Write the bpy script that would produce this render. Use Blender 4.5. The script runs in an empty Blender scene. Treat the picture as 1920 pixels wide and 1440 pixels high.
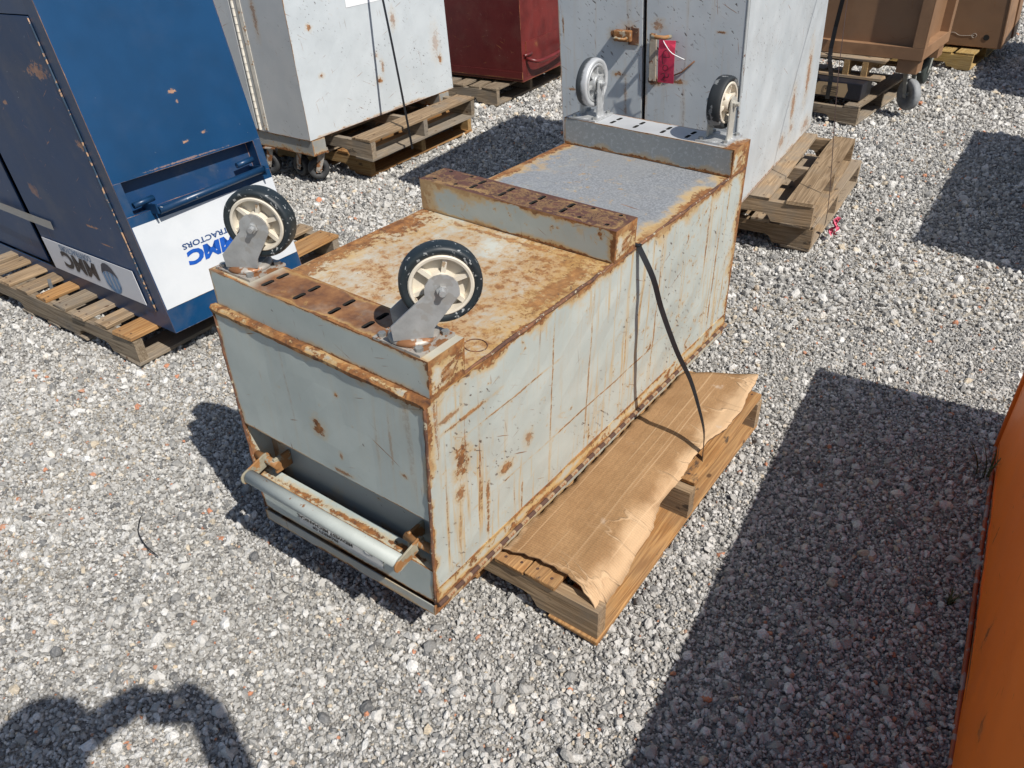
import bpy, bmesh, math, random
from mathutils import Vector as V, Matrix, geometry
random.seed(7)
R = math.radians
sc = bpy.context.scene
COL = sc.collection

# ------------------------------------------------------------------ camera, sky, sun, exposure
cam_d = bpy.data.cameras.new('camera')
cam = bpy.data.objects.new('camera', cam_d); COL.objects.link(cam)
cam_d.sensor_fit = 'HORIZONTAL'; cam_d.sensor_width = 36.0
cam_d.lens = 1463.5107 / 1920 * 36.0
cam_d.clip_start = 0.02; cam_d.clip_end = 400
_p, _r = 0.6038739747812595, 0.03859590338342297
_f = V((0, math.cos(_p), -math.sin(_p))); _rt = V((1, 0, 0)); _dn = _f.cross(_rt)
_x = _rt * math.cos(_r) + _dn * math.sin(_r); _d = -_rt * math.sin(_r) + _dn * math.cos(_r)
_m = Matrix((_x, -_d, -_f)).transposed().to_4x4(); _m.translation = V((0, 0, 1.6))
cam.matrix_world = _m
sc.camera = cam

SUN_AZ, SUN_EL = R(-50), R(50.0)
sdir = V((math.cos(SUN_AZ) * math.cos(SUN_EL), math.sin(SUN_AZ) * math.cos(SUN_EL), math.sin(SUN_EL)))
world = bpy.data.worlds.new('World'); sc.world = world; world.use_nodes = True
wt = world.node_tree
bg = wt.nodes['Background']
sky = wt.nodes.new('ShaderNodeTexSky'); sky.sky_type = 'NISHITA'; sky.sun_disc = False
sky.sun_elevation = SUN_EL; sky.sun_rotation = math.atan2(sdir.x, sdir.y)
wt.links.new(sky.outputs[0], bg.inputs[0]); bg.inputs[1].default_value = 0.086
sun_d = bpy.data.lights.new('sun', 'SUN'); sun_d.energy = 4.6; sun_d.angle = R(0.53); sun_d.color = (1, 0.955, 0.885)
sun = bpy.data.objects.new('sun', sun_d); COL.objects.link(sun)
sun.rotation_euler = sdir.to_track_quat('Z', 'Y').to_euler()
sc.view_settings.view_transform = 'Standard'; sc.view_settings.look = 'None'
sc.view_settings.exposure = 0.30; sc.view_settings.gamma = 1.0; sc.view_settings.use_curve_mapping = False
sc.render.engine = 'CYCLES'
sc.cycles.max_bounces = 6

# ------------------------------------------------------------------ shader helpers
class M:
    def __init__(s, name):
        s.mat = bpy.data.materials.new(name); s.mat.use_nodes = True
        s.nt = s.mat.node_tree; s.b = s.nt.nodes['Principled BSDF']
    def n(s, t, props=None, **ins):
        nd = s.nt.nodes.new(t)
        for k, v in (props or {}).items(): setattr(nd, k, v)
        for k, v in ins.items(): s.put(nd.inputs[int(k[1:]) if k[0] == '_' else k.replace('_', ' ')], v)
        return nd
    def put(s, sock, v):
        if isinstance(v, bpy.types.NodeSocket): s.nt.links.new(v, sock)
        else:
            if sock.type == 'RGBA' and len(v) == 3: v = (*v, 1)
            sock.default_value = v
    def math(s, op, a, b=0.0, clamp=False):
        return s.n('ShaderNodeMath', dict(operation=op, use_clamp=clamp), _0=a, _1=b).outputs[0]
    def add(s, a, b): return s.math('ADD', a, b)
    def sub(s, a, b): return s.math('SUBTRACT', a, b)
    def mul(s, a, b): return s.math('MULTIPLY', a, b)
    def mx(s, *a):
        o = a[0]
        for q in a[1:]: o = s.math('MAXIMUM', o, q)
        return o
    def sm(s, x, lo, hi, to0=0.0, to1=1.0):
        return s.n('ShaderNodeMapRange', dict(interpolation_type='SMOOTHSTEP'), _0=x, _1=lo, _2=hi, _3=to0, _4=to1).outputs[0]
    def noise(s, vec, scale, detail=3.0, rough=0.55, dist=0.0, dim='3D'):
        return s.n('ShaderNodeTexNoise', dict(noise_dimensions=dim), Vector=vec, Scale=scale, Detail=detail, Roughness=rough, Distortion=dist).outputs[0]
    def mapv(s, vec, scale=(1, 1, 1), loc=(0, 0, 0), rot=(0, 0, 0)):
        return s.n('ShaderNodeMapping', None, Vector=vec, Location=loc, Rotation=rot, Scale=scale).outputs[0]
    def mix(s, f, a, b, mode='MIX'):
        nd = s.nt.nodes.new('ShaderNodeMix'); nd.data_type = 'RGBA'; nd.blend_type = mode
        s.put(nd.inputs[0], f); s.put(nd.inputs[6], a); s.put(nd.inputs[7], b); return nd.outputs[2]
    def ramp(s, f, stops, interp='LINEAR'):
        nd = s.nt.nodes.new('ShaderNodeValToRGB'); s.put(nd.inputs[0], f); cr = nd.color_ramp; cr.interpolation = interp
        while len(cr.elements) < len(stops): cr.elements.new(0.5)
        for e, (p, c) in zip(cr.elements, stops): e.position = p; e.color = (*c, 1)
        return nd.outputs[0]
    def coord(s, k): return s.n('ShaderNodeTexCoord').outputs[k]
    def out(s, col=None, rough=None, metal=None, bump=None, bdist=0.002, bstr=1.0, spec=None):
        if col is not None: s.put(s.b.inputs['Base Color'], col)
        if rough is not None: s.put(s.b.inputs['Roughness'], rough)
        if metal is not None: s.put(s.b.inputs['Metallic'], metal)
        if spec is not None: s.put(s.b.inputs['Specular IOR Level'], spec)
        if bump is not None:
            bp = s.n('ShaderNodeBump', None, Height=bump, Strength=bstr, Distance=bdist)
            s.put(s.b.inputs['Normal'], bp.outputs[0])
        return s.mat

RUST = [(0.28, (0.085, 0.034, 0.014)), (0.48, (0.205, 0.082, 0.024)), (0.70, (0.39, 0.185, 0.058))]
_seed = [0]

def painted(name, base, w, h, edge=(0.02, 0.02, 0.02, 0.02), spot=0.66, chip=0.70, streak=0.0, scratch=0.0, stain=0.5,
            rough=0.42, base2=None, dent=0.004, marks=(), extra=None, stain_col=(0.46, 0.295, 0.105), rust=RUST, metal=0.0, dirt=0.0, chipcol=None):
    """sheet paint on a panel w x h metres (UV in metres), rusting from its borders, with chips, runs and scratches"""
    m = M(name); _seed[0] += 1; sd = _seed[0] * 3.17
    uv = m.coord('UV'); sp = m.n('ShaderNodeSeparateXYZ', None, Vector=uv); X, Y = sp.outputs[0], sp.outputs[1]
    vec = m.mapv(uv, loc=(sd, sd * 0.7, sd * 0.3))
    nA = m.noise(vec, 8.0, 5, 0.6); nB = m.noise(vec, 75.0, 9, 0.76); nC = m.noise(vec, 2.2, 3)
    em = None
    for d, e in zip((X, m.sub(w, X), Y, m.sub(h, Y)), edge):
        if e <= 0: continue
        wd = m.mul(m.sm(nA, 0.32, 0.72, 0.12, 1.7), e)
        t = m.sub(1.0, m.math('DIVIDE', d, wd))
        t = m.math('MAXIMUM', t, -1.0)
        em = t if em is None else m.math('MAXIMUM', em, t)
    mask = 0.0; halo = 0.0
    if em is not None:
        q = m.add(em, m.mul(m.sub(nB, 0.5), 2.3))
        mask = m.mul(m.sm(q, 0.32, 0.48), m.sm(m.noise(vec, 4.5, 3), 0.36, 0.5, 0.35, 1.0)); halo = m.sm(m.add(m.add(em, m.mul(m.sub(nA, 0.5), 1.2)), m.mul(m.sub(nB, .5), 1.2)), -0.75, 0.5)
    if spot < 1:
        nS = m.add(m.noise(vec, 24.0, 9, 0.74, 0.3), m.mul(m.sub(m.noise(vec, 3.7, 3), .5), .22))
        mask = m.mx(mask, m.sm(nS, spot + .01, spot + 0.035)); halo = m.mx(halo, m.mul(m.sm(nS, spot - 0.07, spot + 0.03), 0.8))
    if streak > 0:
        sv = m.n('ShaderNodeCombineXYZ', None, X=m.mul(X, 34.0), Y=m.mul(Y, 1.5), Z=sd).outputs[0]
        nT = m.noise(sv, 1.0, 4, 0.6)
        st = m.mul(m.sm(nT, 0.54, 0.66), m.sm(nC, 0.35, 0.6))
        sv2 = m.n('ShaderNodeCombineXYZ', None, X=m.mul(X, 75.0), Y=m.mul(Y, 3.2), Z=sd + 5).outputs[0]
        st2 = m.mul(m.sm(m.noise(sv2, 1.0, 4, .6), .54, .66), m.sm(m.noise(vec, 3.0, 3), .40, .60))
        halo = m.mx(halo, m.mul(st, streak), m.mul(st2, streak * .8)); mask = m.mx(mask, m.mul(m.mul(m.sm(nT, 0.63, 0.68), m.sm(nB, 0.42, 0.55)), streak))
    if scratch > 0:
        for k, a in enumerate((0.5, -0.35, 1.45)):
            rv = m.mapv(uv, scale=(1, 1, 1), rot=(0, 0, a), loc=(sd + k, k * 2.1, 0))
            rv = m.mapv(rv, scale=(6, 150, 1))
            nn = m.noise(rv, 1.0, 2, 0.5)
            mask = m.mx(mask, m.mul(m.sm(nn, 0.725 - 0.03 * scratch, 0.75), m.sm(m.noise(vec, 11.0, 3), 0.44, 0.56, 0.0, 0.85)))
    chips = 0.0
    if chip < 1:
        cv = m.mapv(m.mapv(vec, rot=(0, 0, 0.75)), scale=(0.45, 1.15, 1))
        chips = m.mul(m.mul(m.sm(m.noise(cv, 95.0, 3, 0.5), chip + .012, chip + 0.035), m.sm(m.noise(vec, 5.0, 3), 0.42, 0.62, 0.0, 1.0)), 0.9)
    nM = m.noise(vec, 21.0, 6, 0.7) if marks else 0.0
    for mk in marks:      # wear with a place of its own: (x, y, radius x, radius y, strength)
        dx = m.math('DIVIDE', m.sub(X, mk[0]), mk[2]); dy = m.math('DIVIDE', m.sub(Y, mk[1]), mk[3])
        rr = m.math('SQRT', m.add(m.mul(dx, dx), m.mul(dy, dy)))
        q = m.add(m.sub(1.0, rr), m.add(m.mul(m.sub(nB, 0.5), 3.0), m.mul(m.sub(nM, 0.5), 2.4)))
        mask = m.mx(mask, m.mul(m.sm(q, 0.25, 0.5), mk[4])); halo = m.mx(halo, m.mul(m.sm(m.add(q, m.mul(m.sub(nA, .5), 1.0)), -0.8, 0.5), mk[4] * .8))
    b2 = base2 or tuple(c * 0.80 for c in base)
    col = m.mix(m.sm(m.add(m.mul(nA, 0.5), m.mul(nC, 0.5)), 0.36, 0.62), b2, base)
    if dirt > 0:
        col = m.mix(m.mul(m.sm(m.noise(vec, 5.0, 6, 0.65), 0.48, 0.72), dirt), col, (0.20, 0.165, 0.12))
    if extra: col = extra(m, col, X, Y, vec, nA, nB)
    col = m.mix(m.mul(halo, stain) if not isinstance(halo, float) else 0.0, col, stain_col)
    rc = m.ramp(m.noise(vec, 38.0, 6, 0.7), rust)
    col = m.mix(mask, col, rc)
    if rust is RUST and not isinstance(mask, float):
        col = m.mix(m.mul(m.sm(m.add(mask, m.mul(m.sub(m.noise(vec, 60.0, 6, .7), .5), 1.8)), .95, 1.35), .75), col, (.060, .028, .018))
    if not isinstance(chips, float): col = m.mix(chips, col, chipcol or (0.085, 0.055, 0.042))
    rg = m.sm(mask, 0, 1, rough, 0.88) if not isinstance(mask, float) else rough
    rg = m.add(rg, m.mul(m.sub(nA, 0.5), 0.18))
    hgt = m.add(m.mul(m.noise(vec, 3.2, 2), dent / 0.002), m.mul(m.mul(nB, mask) if not isinstance(mask, float) else 0.0, 0.5))
    if not isinstance(chips, float): hgt = m.sub(hgt, m.mul(chips, 0.25))
    return m.out(col, rg, metal, hgt, 0.002)

def plain(name, base, rough=0.5, metal=0.0, var=0.25, scale=30.0, bump=0.0, spots=None, base2=None):
    m = M(name); o = m.coord('Object'); _seed[0] += 1
    v = m.mapv(o, loc=(_seed[0] * 1.7, 0, 0))
    n1 = m.noise(v, scale, 5, 0.6); n2 = m.noise(v, scale * 0.18, 3)
    b2 = base2 or tuple(c * (1 - var) for c in base)
    col = m.mix(m.sm(m.add(m.mul(n1, 0.5), m.mul(n2, 0.5)), 0.38, 0.62), b2, base)
    if spots: col = m.mix(m.sm(m.noise(v, spots[0], 4, 0.6), spots[1], spots[1] + 0.03), col, spots[2])
    return m.out(col, m.add(rough, m.mul(m.sub(n1, 0.5), 0.2)), metal, m.mul(n1, 1.0) if bump else None, bump or 0.001)

def wood(name, c1, c2, grey=0.3, greycol=(0.24, 0.215, 0.18)):
    m = M(name); o = m.coord('Object'); oi = m.n('ShaderNodeObjectInfo'); rnd = oi.outputs['Random']
    off = m.n('ShaderNodeCombineXYZ', None, X=m.mul(rnd, 91.0), Y=m.mul(rnd, 37.0), Z=m.mul(rnd, 53.0)).outputs[0]
    v = m.n('ShaderNodeVectorMath', dict(operation='ADD'), _0=o, _1=off).outputs[0]
    ring = m.noise(m.mapv(v, scale=(1.3, 26, 26)), 1.0, 2, 0.5, 0.6)
    gr = m.math('FRACT', m.mul(ring, 7.0))
    grain = m.sm(m.math('ABSOLUTE', m.sub(gr, 0.5)), 0.0, 0.5)
    fine = m.noise(m.mapv(v, scale=(9, 330, 330)), 1.0, 4, 0.6)
    blot = m.noise(v, 6.0, 5, 0.65)
    col = m.mix(grain, c2, c1)
    col = m.mix(m.sm(fine, 0.42, 0.66, 0.0, 0.45), col, tuple(c * 0.45 for c in c2))
    col = m.mix(m.mul(m.sm(m.add(blot, m.mul(m.sub(rnd, 0.5), 0.25)), 0.42, 0.66), min(1.0, grey * 2)), col, greycol)
    spot = m.noise(m.mapv(v, scale=(9, 20, 20)), 1.0, 4, 0.7)
    col = m.mix(m.sm(spot, 0.61, 0.70, 0.0, 0.85), col, (0.05, 0.04, 0.033))
    vor = m.n('ShaderNodeTexVoronoi', None, Vector=m.mapv(v, scale=(7, 11, 11)), Scale=1.0).outputs['Distance']
    col = m.mix(m.sm(vor, 0.05, 0.10, 0.85, 0.0), col, (0.07, 0.035, 0.018))
    val = m.add(0.68, m.mul(rnd, 0.42))
    hs = m.n('ShaderNodeHueSaturation', None, Color=col, Value=val, Saturation=1.0).outputs[0]
    return m.out(hs, 0.82, 0.0, m.add(m.mul(fine, 0.7), m.mul(grain, 0.25)), 0.0016, 1.0, 0.25)

# ------------------------------------------------------------------ geometry helpers
WL = {}
def link(o, parent=None):
    COL.objects.link(o)
    if parent: o.parent = parent
    return o
def tag(o, label=None, cat=None, group=None, kind=None):
    if label: o['label'] = label
    if cat: o['category'] = cat
    if group: o['group'] = group
    if kind: o['kind'] = kind
    return o
def empty(name, loc, label, cat, group=None, rotz=0.0):
    o = bpy.data.objects.new(name, None); o.empty_display_size = 0.1
    o.location = loc; o.rotation_euler = (0, 0, rotz); WL[o] = V(loc) if rotz == 0 else V((0, 0, 0))
    return tag(link(o), label, cat, group)
def mobj(name, verts, faces, mats, parent=None, uvs=None, mi=None, smooth=False):
    """one mesh object; verts in world space (or in the parent's frame when that frame is rotated)"""
    off = WL.get(parent, V((0, 0, 0))) if parent else V((0, 0, 0))
    me = bpy.data.meshes.new(name)
    me.from_pydata([tuple(V(v) - off) for v in verts], [], faces)
    if not isinstance(mats, (list, tuple)): mats = [mats]
    for q in mats: me.materials.append(q)
    if mi: me.polygons.foreach_set('material_index', mi)
    if uvs:
        ul = me.uv_layers.new(name='UVMap'); k = 0
        for f in uvs:
            for u in f: ul.data[k].uv = u; k += 1
    if smooth: me.polygons.foreach_set('use_smooth', [True] * len(me.polygons))
    me.update()
    o = bpy.data.objects.new(name, me); link(o, parent)
    WL[o] = off
    return o
def bm_obj(name, bm, mats, parent=None, smooth=False, world=True):
    off = WL.get(parent, V((0, 0, 0))) if (parent and world) else V((0, 0, 0))
    if off.length: bmesh.ops.translate(bm, verts=bm.verts, vec=-off)
    me = bpy.data.meshes.new(name); bm.to_mesh(me); bm.free()
    for q in (mats if isinstance(mats, (list, tuple)) else [mats]): me.materials.append(q)
    if smooth: me.polygons.foreach_set('use_smooth', [True] * len(me.polygons))
    o = bpy.data.objects.new(name, me); link(o, parent); WL[o] = off
    return o
def panel(name, P, w, h, mat, parent, nu=1, nv=1, th=0.004, nrm=None, wob=0.0):
    """a metal sheet: P(s,t) gives its front, thickness goes inward against nrm; UV in metres"""
    vs = []; n = V(nrm) if nrm is not None else (V(P(w, 0)) - V(P(0, 0))).cross(V(P(0, h)) - V(P(0, 0))).normalized()
    for k in (0, 1):
        for j in range(nv + 1):
            for i in range(nu + 1):
                p = V(P(w * i / nu, h * j / nv)) - n * (th * k)
                if wob and 0 < i < nu and 0 < j < nv:
                    p += n * wob * math.sin(i * 2.3 + j * 1.7 + len(name)) * math.sin(j * 1.1 + i * 0.6)
                vs.append(p)
    S = (nu + 1) * (nv + 1); g = lambda i, j, k: k * S + j * (nu + 1) + i
    fs = []; us = []
    uv = lambda i, j: (w * i / nu, h * j / nv)
    for j in range(nv):
        for i in range(nu):
            q = [(i, j), (i + 1, j), (i + 1, j + 1), (i, j + 1)]
            fs.append([g(a, b, 0) for a, b in q]); us.append([uv(a, b) for a, b in q])
            q = q[::-1]; fs.append([g(a, b, 1) for a, b in q]); us.append([uv(a, b) for a, b in q])
    ring = [(i, 0) for i in range(nu)] + [(nu, j) for j in range(nv)] + [(i, nv) for i in range(nu, 0, -1)] + [(0, j) for j in range(nv, 0, -1)]
    for a, b in zip(ring, ring[1:] + ring[:1]):
        fs.append([g(*b, 0), g(*a, 0), g(*a, 1), g(*b, 1)]); us.append([uv(*b), uv(*a), uv(*a), uv(*b)])
    return mobj(name, vs, fs, mat, parent, us)
def boxv(P, a, b, bev=0.0):
    """8 corners of a local box a..b through the map P, faces outward"""
    x0, y0, z0 = a; x1, y1, z1 = b
    vs = [P(x, y, z) for z in (z0, z1) for (x, y) in ((x0, y0), (x1, y0), (x1, y1), (x0, y1))]
    fs = [(0, 3, 2, 1), (4, 5, 6, 7), (0, 1, 5, 4), (1, 2, 6, 5), (2, 3, 7, 6), (3, 0, 4, 7)]
    return vs, fs
def boxuv(a, b):
    d = [b[i] - a[i] for i in range(3)]
    X, Y, Z = d
    return [[(0, 0), (0, Y), (X, Y), (X, 0)], [(0, 0), (X, 0), (X, Y), (0, Y)], [(0, 0), (X, 0), (X, Z), (0, Z)],
            [(0, 0), (Y, 0), (Y, Z), (0, Z)], [(0, 0), (X, 0), (X, Z), (0, Z)], [(0, 0), (Y, 0), (Y, Z), (0, Z)]]
def box(name, P, a, b, mat, parent, bev=0.003, flip=False):
    vs, fs = boxv(P, a, b)
    if flip: fs = [f[::-1] for f in fs]
    o = mobj(name, vs, fs, mat, parent, [u[::-1] for u in boxuv(a, b)] if flip else boxuv(a, b))
    if bev: bevel(o, bev)
    return o
def bevel(o, wd, seg=2):
    md = o.modifiers.new('bevel', 'BEVEL'); md.width = wd; md.segments = seg; md.limit_method = 'ANGLE'; md.angle_limit = R(40)
    return o
def tube_v(pts, rad, n=10, cap=True):
    pts = [V(p) for p in pts]; vs = []; fs = []
    up = V((0.123, 0.31, 0.94)).normalized(); 
    prev = None
    for i, p in enumerate(pts):
        t = (pts[min(i + 1, len(pts) - 1)] - pts[max(i - 1, 0)]).normalized()
        if prev is None:
            a = t.cross(up)
            if a.length < 0.05: a = t.cross(V((1, 0, 0)))
            a.normalize()
        else:
            a = (prev - t * prev.dot(t)).normalized()
        prev = a; b = t.cross(a)
        r = rad[i] if isinstance(rad, (list, tuple)) else rad
        for k in range(n):
            q = 2 * math.pi * k / n
            vs.append(p + a * (r * math.cos(q)) + b * (r * math.sin(q)))
    for i in range(len(pts) - 1):
        for k in range(n):
            k2 = (k + 1) % n
            fs.append((i * n + k, i * n + k2, (i + 1) * n + k2, (i + 1) * n + k))
    if cap:
        fs.append(tuple(range(n))[::-1]); fs.append(tuple((len(pts) - 1) * n + k for k in range(n)))
    return vs, fs
def tube(name, pts, rad, mat, parent=None, n=10):
    vs, fs = tube_v(pts, rad, n)
    o = mobj(name, vs, fs, mat, parent)
    me = o.data
    me.polygons.foreach_set('use_smooth', [len(p.vertices) == 4 for p in me.polygons])
    return o
def ribbon(name, pts, side, wd, th, mat, parent=None):
    """a flat band along pts, `side` its width direction"""
    pts = [V(p) for p in pts]; vs = []; fs = []
    for i, p in enumerate(pts):
        t = (pts[min(i + 1, len(pts) - 1)] - pts[max(i - 1, 0)]).normalized()
        s = V(side[i]) if isinstance(side, list) else V(side)
        s = (s - t * s.dot(t)).normalized(); n = t.cross(s)
        for a, b in ((-1, -1), (1, -1), (1, 1), (-1, 1)): vs.append(p + s * (a * wd / 2) + n * (b * th / 2))
    for i in range(len(pts) - 1):
        for k in range(4): fs.append((i * 4 + k, i * 4 + (k + 1) % 4, (i + 1) * 4 + (k + 1) % 4, (i + 1) * 4 + k))
    fs.append((3, 2, 1, 0)); e = (len(pts) - 1) * 4; fs.append((e, e + 1, e + 2, e + 3))
    return mobj(name, vs, fs, mat, parent)
def lathe(prof, n=40, closed=True):
    """profile of (x along the axle, radius), turned round the x axis"""
    vs = []; fs = []; m = len(prof)
    for k in range(n):
        a = 2 * math.pi * k / n
        for x, r in prof: vs.append((x, r * math.cos(a), r * math.sin(a)))
    for k in range(n):
        k2 = (k + 1) % n
        for j in range(m if closed else m - 1):
            j2 = (j + 1) % m
            fs.append((k * m + j, k2 * m + j, k2 * m + j2, k * m + j2))
    return vs, fs
def mesh_of(name, vs, fs, mats, smooth=False):
    me = bpy.data.meshes.new(name); me.from_pydata([tuple(v) for v in vs], [], fs)
    for q in (mats if isinstance(mats, (list, tuple)) else [mats]): me.materials.append(q)
    if smooth: me.polygons.foreach_set('use_smooth', [True] * len(me.polygons))
    return me
def inst(name, me, parent, mw):
    """object sharing a mesh, placed by a matrix in world space under an unrotated parent"""
    o = bpy.data.objects.new(name, me); link(o, parent)
    o.matrix_basis = Matrix.Translation(-WL.get(parent, V((0, 0, 0)))) @ mw
    return o
def letters(name, text, size, O, ex, ey, mat, parent, bold=0.0, shear=0.0, align='LEFT', spacing=1.0, width=None):
    """flat lettering: each glyph a filled outline lying on the sheet at O"""
    cu = bpy.data.curves.new('type', 'FONT'); cu.body = text; cu.size = size; cu.offset = bold; cu.shear = shear
    cu.align_x = align; cu.space_character = spacing; cu.resolution_u = 3
    ob = bpy.data.objects.new('type', cu); COL.objects.link(ob)
    bpy.context.view_layer.update()
    me = bpy.data.meshes.new_from_object(ob.evaluated_get(bpy.context.evaluated_depsgraph_get()))
    bpy.data.objects.remove(ob); bpy.data.curves.remove(cu)
    xs = [v.co.x for v in me.vertices]; k = 1.0
    x0 = min(xs)
    if width: k = width / (max(xs) - x0)
    vs = [V(O) + V(ex) * ((v.co.x - x0) * k) + V(ey) * v.co.y for v in me.vertices]
    fs = [tuple(p.vertices) for p in me.polygons]
    bpy.data.meshes.remove(me)
    return mobj(name, vs, fs, mat, parent)
def yv(d): return V((math.cos(R(d)), math.sin(R(d)), 0))
UP = V((0, 0, 1))

# ------------------------------------------------------------------ shared materials
W_TAN = wood('wood_tan', (0.40, 0.285, 0.175), (0.26, 0.175, 0.10), 0.38, (0.23, 0.19, 0.145))
W_GREY = wood('wood_grey', (0.34, 0.27, 0.19), (0.22, 0.165, 0.11), 0.42, (0.19, 0.165, 0.135))
W_ORANGE = wood('wood_orange', (0.46, 0.255, 0.100), (0.31, 0.150, 0.052), 0.16, (0.22, 0.16, 0.10))
W_FRESH = wood('wood_fresh', (0.50, 0.33, 0.15), (0.40, 0.235, 0.095), 0.12)
W_YELLOW = wood('wood_yellow', (0.52, 0.36, 0.14), (0.42, 0.27, 0.09), 0.1)
BLACKSTRAP = plain('strap_plastic', (0.012, 0.012, 0.013), 0.35)
ZINC = plain('zinc_plate', (0.36, 0.37, 0.36), 0.42, 0.55, 0.3, 40, 0.0005)
ZINC_RUST = plain('zinc_rusty', (0.40, 0.37, 0.33), 0.55, 0.35, 0.25, 35, 0.0006, spots=(22, 0.53, (0.23, 0.105, 0.045)))
SILVER = plain('silver_spray', (0.52, 0.53, 0.53), 0.45, 0.45, 0.3, 60, 0.0008, spots=(60, 0.6, (0.66, 0.67, 0.67)))
TYRE = plain('tyre_rubber', (0.007, 0.013, 0.017), 0.50, 0.0, 0.35, 30, 0.0006, spots=(95, 0.615, (0.30, 0.31, 0.31)), base2=(0.016, 0.023, 0.027))
TYRE_GREY = plain('tyre_worn', (0.016, 0.020, 0.023), 0.7, 0.0, 0.3, 20, 0.001, spots=(16, 0.56, (0.17, 0.175, 0.175)))
RIM = plain('nylon_rim', (0.63, 0.575, 0.475), 0.55, 0.0, 0.14, 40, 0.0004, spots=(28, 0.66, (0.30, 0.22, 0.14)))
def overspray():
    m = M('oversprayed_tyre'); o = m.coord('Object'); x = m.n('ShaderNodeSeparateXYZ', None, Vector=o).outputs[0]; n = m.noise(o, 30.0, 6, .65)
    f = m.sm(m.add(x, m.mul(m.sub(n, .5), .022)), -.002, .008)
    return m.out(m.mix(f, (.045, .050, .052), (.46, .47, .475)), .5, m.mul(f, .3), n, .0008)
SILVER_TYRE = overspray()
SILVER_RIM = plain('silver_rim', (0.58, 0.59, 0.59), 0.4, 0.5, 0.25, 50, 0.0005)
RUSTY = plain('rust_solid', (0.19, 0.085, 0.040), 0.9, 0.0, 0.5, 45, 0.0015, base2=(0.070, 0.034, 0.024), spots=(80, .60, (.33, .29, .21)))
RUST_DK = plain('rust_dark', (0.10, 0.052, 0.036), 0.75, 0.1, 0.4, 60, 0.0008)
SHADE_IN = plain('inside_shade', (0.018, 0.017, 0.016), 0.9)  # near-black colour standing in for the shade inside hollows and gaps
WHITE = plain('white_vinyl', (0.80, 0.80, 0.79), 0.45, 0.0, 0.05)
INK = plain('black_ink', (0.012, 0.012, 0.014), 0.5)

# ------------------------------------------------------------------ the ground: sheet and loose gravel
DUST = [(-1.6, 2.15, .60), (-1.0, 2.36, .40), (-1.7, 1.55, .50), (-.50, 3.25, .55), (.98, 2.72, .40), (2.9, 4.55, .7), (1.9, 3.0, .5), (-.3, 4.0, .5), (1.25, 1.75, .45)]   # worn, compacted spots: x, y, radius
def ground_mat():
    m = M('gravel_bed'); o = m.coord('Object')
    v1 = m.n('ShaderNodeTexVoronoi', None, Vector=o, Scale=110.0, Randomness=1.0)
    v2 = m.n('ShaderNodeTexVoronoi', None, Vector=o, Scale=260.0)
    big = m.noise(o, 0.9, 5, 0.6); mid = m.noise(o, 7.0, 5, 0.65)
    c = m.ramp(m.n('ShaderNodeSeparateColor', None, Color=v1.outputs['Color']).outputs[0],
               [(0.0, (0.06, 0.058, 0.055)), (0.3, (0.20, 0.192, 0.178)), (0.7, (0.34, 0.328, 0.305)), (1.0, (0.52, 0.505, 0.475))])  # bed toned darker than the stones, shade of their gaps in the colour
    c2 = m.ramp(m.n('ShaderNodeSeparateColor', None, Color=v2.outputs['Color']).outputs[0],
                [(0.0, (0.09, 0.085, 0.078)), (1.0, (0.36, 0.345, 0.32))])
    c = m.mix(0.45, c, c2)
    dust = m.sm(m.add(big, m.mul(m.sub(mid, 0.5), 0.5)), 0.54, 0.70, 0.0, 0.9)
    for x, y, r in DUST:
        dd = m.n('ShaderNodeVectorMath', dict(operation='DISTANCE'), _0=o, _1=(x, y, -.014)).outputs['Value']
        dust = m.mx(dust, m.sm(m.add(m.sub(1.0, m.math('DIVIDE', dd, r)), m.mul(m.sub(mid, .5), 1.2)), 0.0, 0.5))
    c = m.mix(m.mul(dust, .8), c, (0.37, 0.33, 0.27))
    h = m.add(m.mul(m.sub(1.0, v1.outputs['Distance']), 1.0), m.mul(m.sub(1.0, v2.outputs['Distance']), 0.4))
    return m.out(c, 0.92, 0.0, h, 0.005, 1.0, 0.2)
bm = bmesh.new()
bmesh.ops.create_grid(bm, x_segments=8, y_segments=8, size=120)
bmesh.ops.translate(bm, verts=bm.verts, vec=(0, 60, -0.014))
gr = bm_obj('ground', bm, ground_mat()); tag(gr, kind='structure')

def stone_mat():
    m = M('limestone'); at = m.n('ShaderNodeAttribute', dict(attribute_type='INSTANCER', attribute_name='tone'))
    t = at.outputs['Fac']
    o = m.coord('Object'); n1 = m.noise(o, 2.2, 4, 0.6)
    c = m.ramp(t, [(0.0, (0.085, 0.087, 0.09)), (0.06, (0.19, 0.19, 0.188)), (0.20, (0.335, 0.326, 0.305)), (0.50, (0.47, 0.458, 0.432)),
                   (0.76, (0.57, 0.558, 0.53)), (0.93, (0.69, 0.68, 0.655)), (0.972, (0.62, 0.52, 0.38)), (0.988, (0.46, 0.40, 0.31)), (0.994, (0.46, 0.20, 0.11)), (1.0, (0.56, 0.23, 0.12))])
    c = m.mix(m.sm(n1, 0.42, 0.62, 0.0, 0.30), c, (0.36, 0.35, 0.33), 'MIX')
    return m.out(c, 0.86, 0.0, n1, 0.02, 0.5, 0.25)
STONE = stone_mat()

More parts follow.
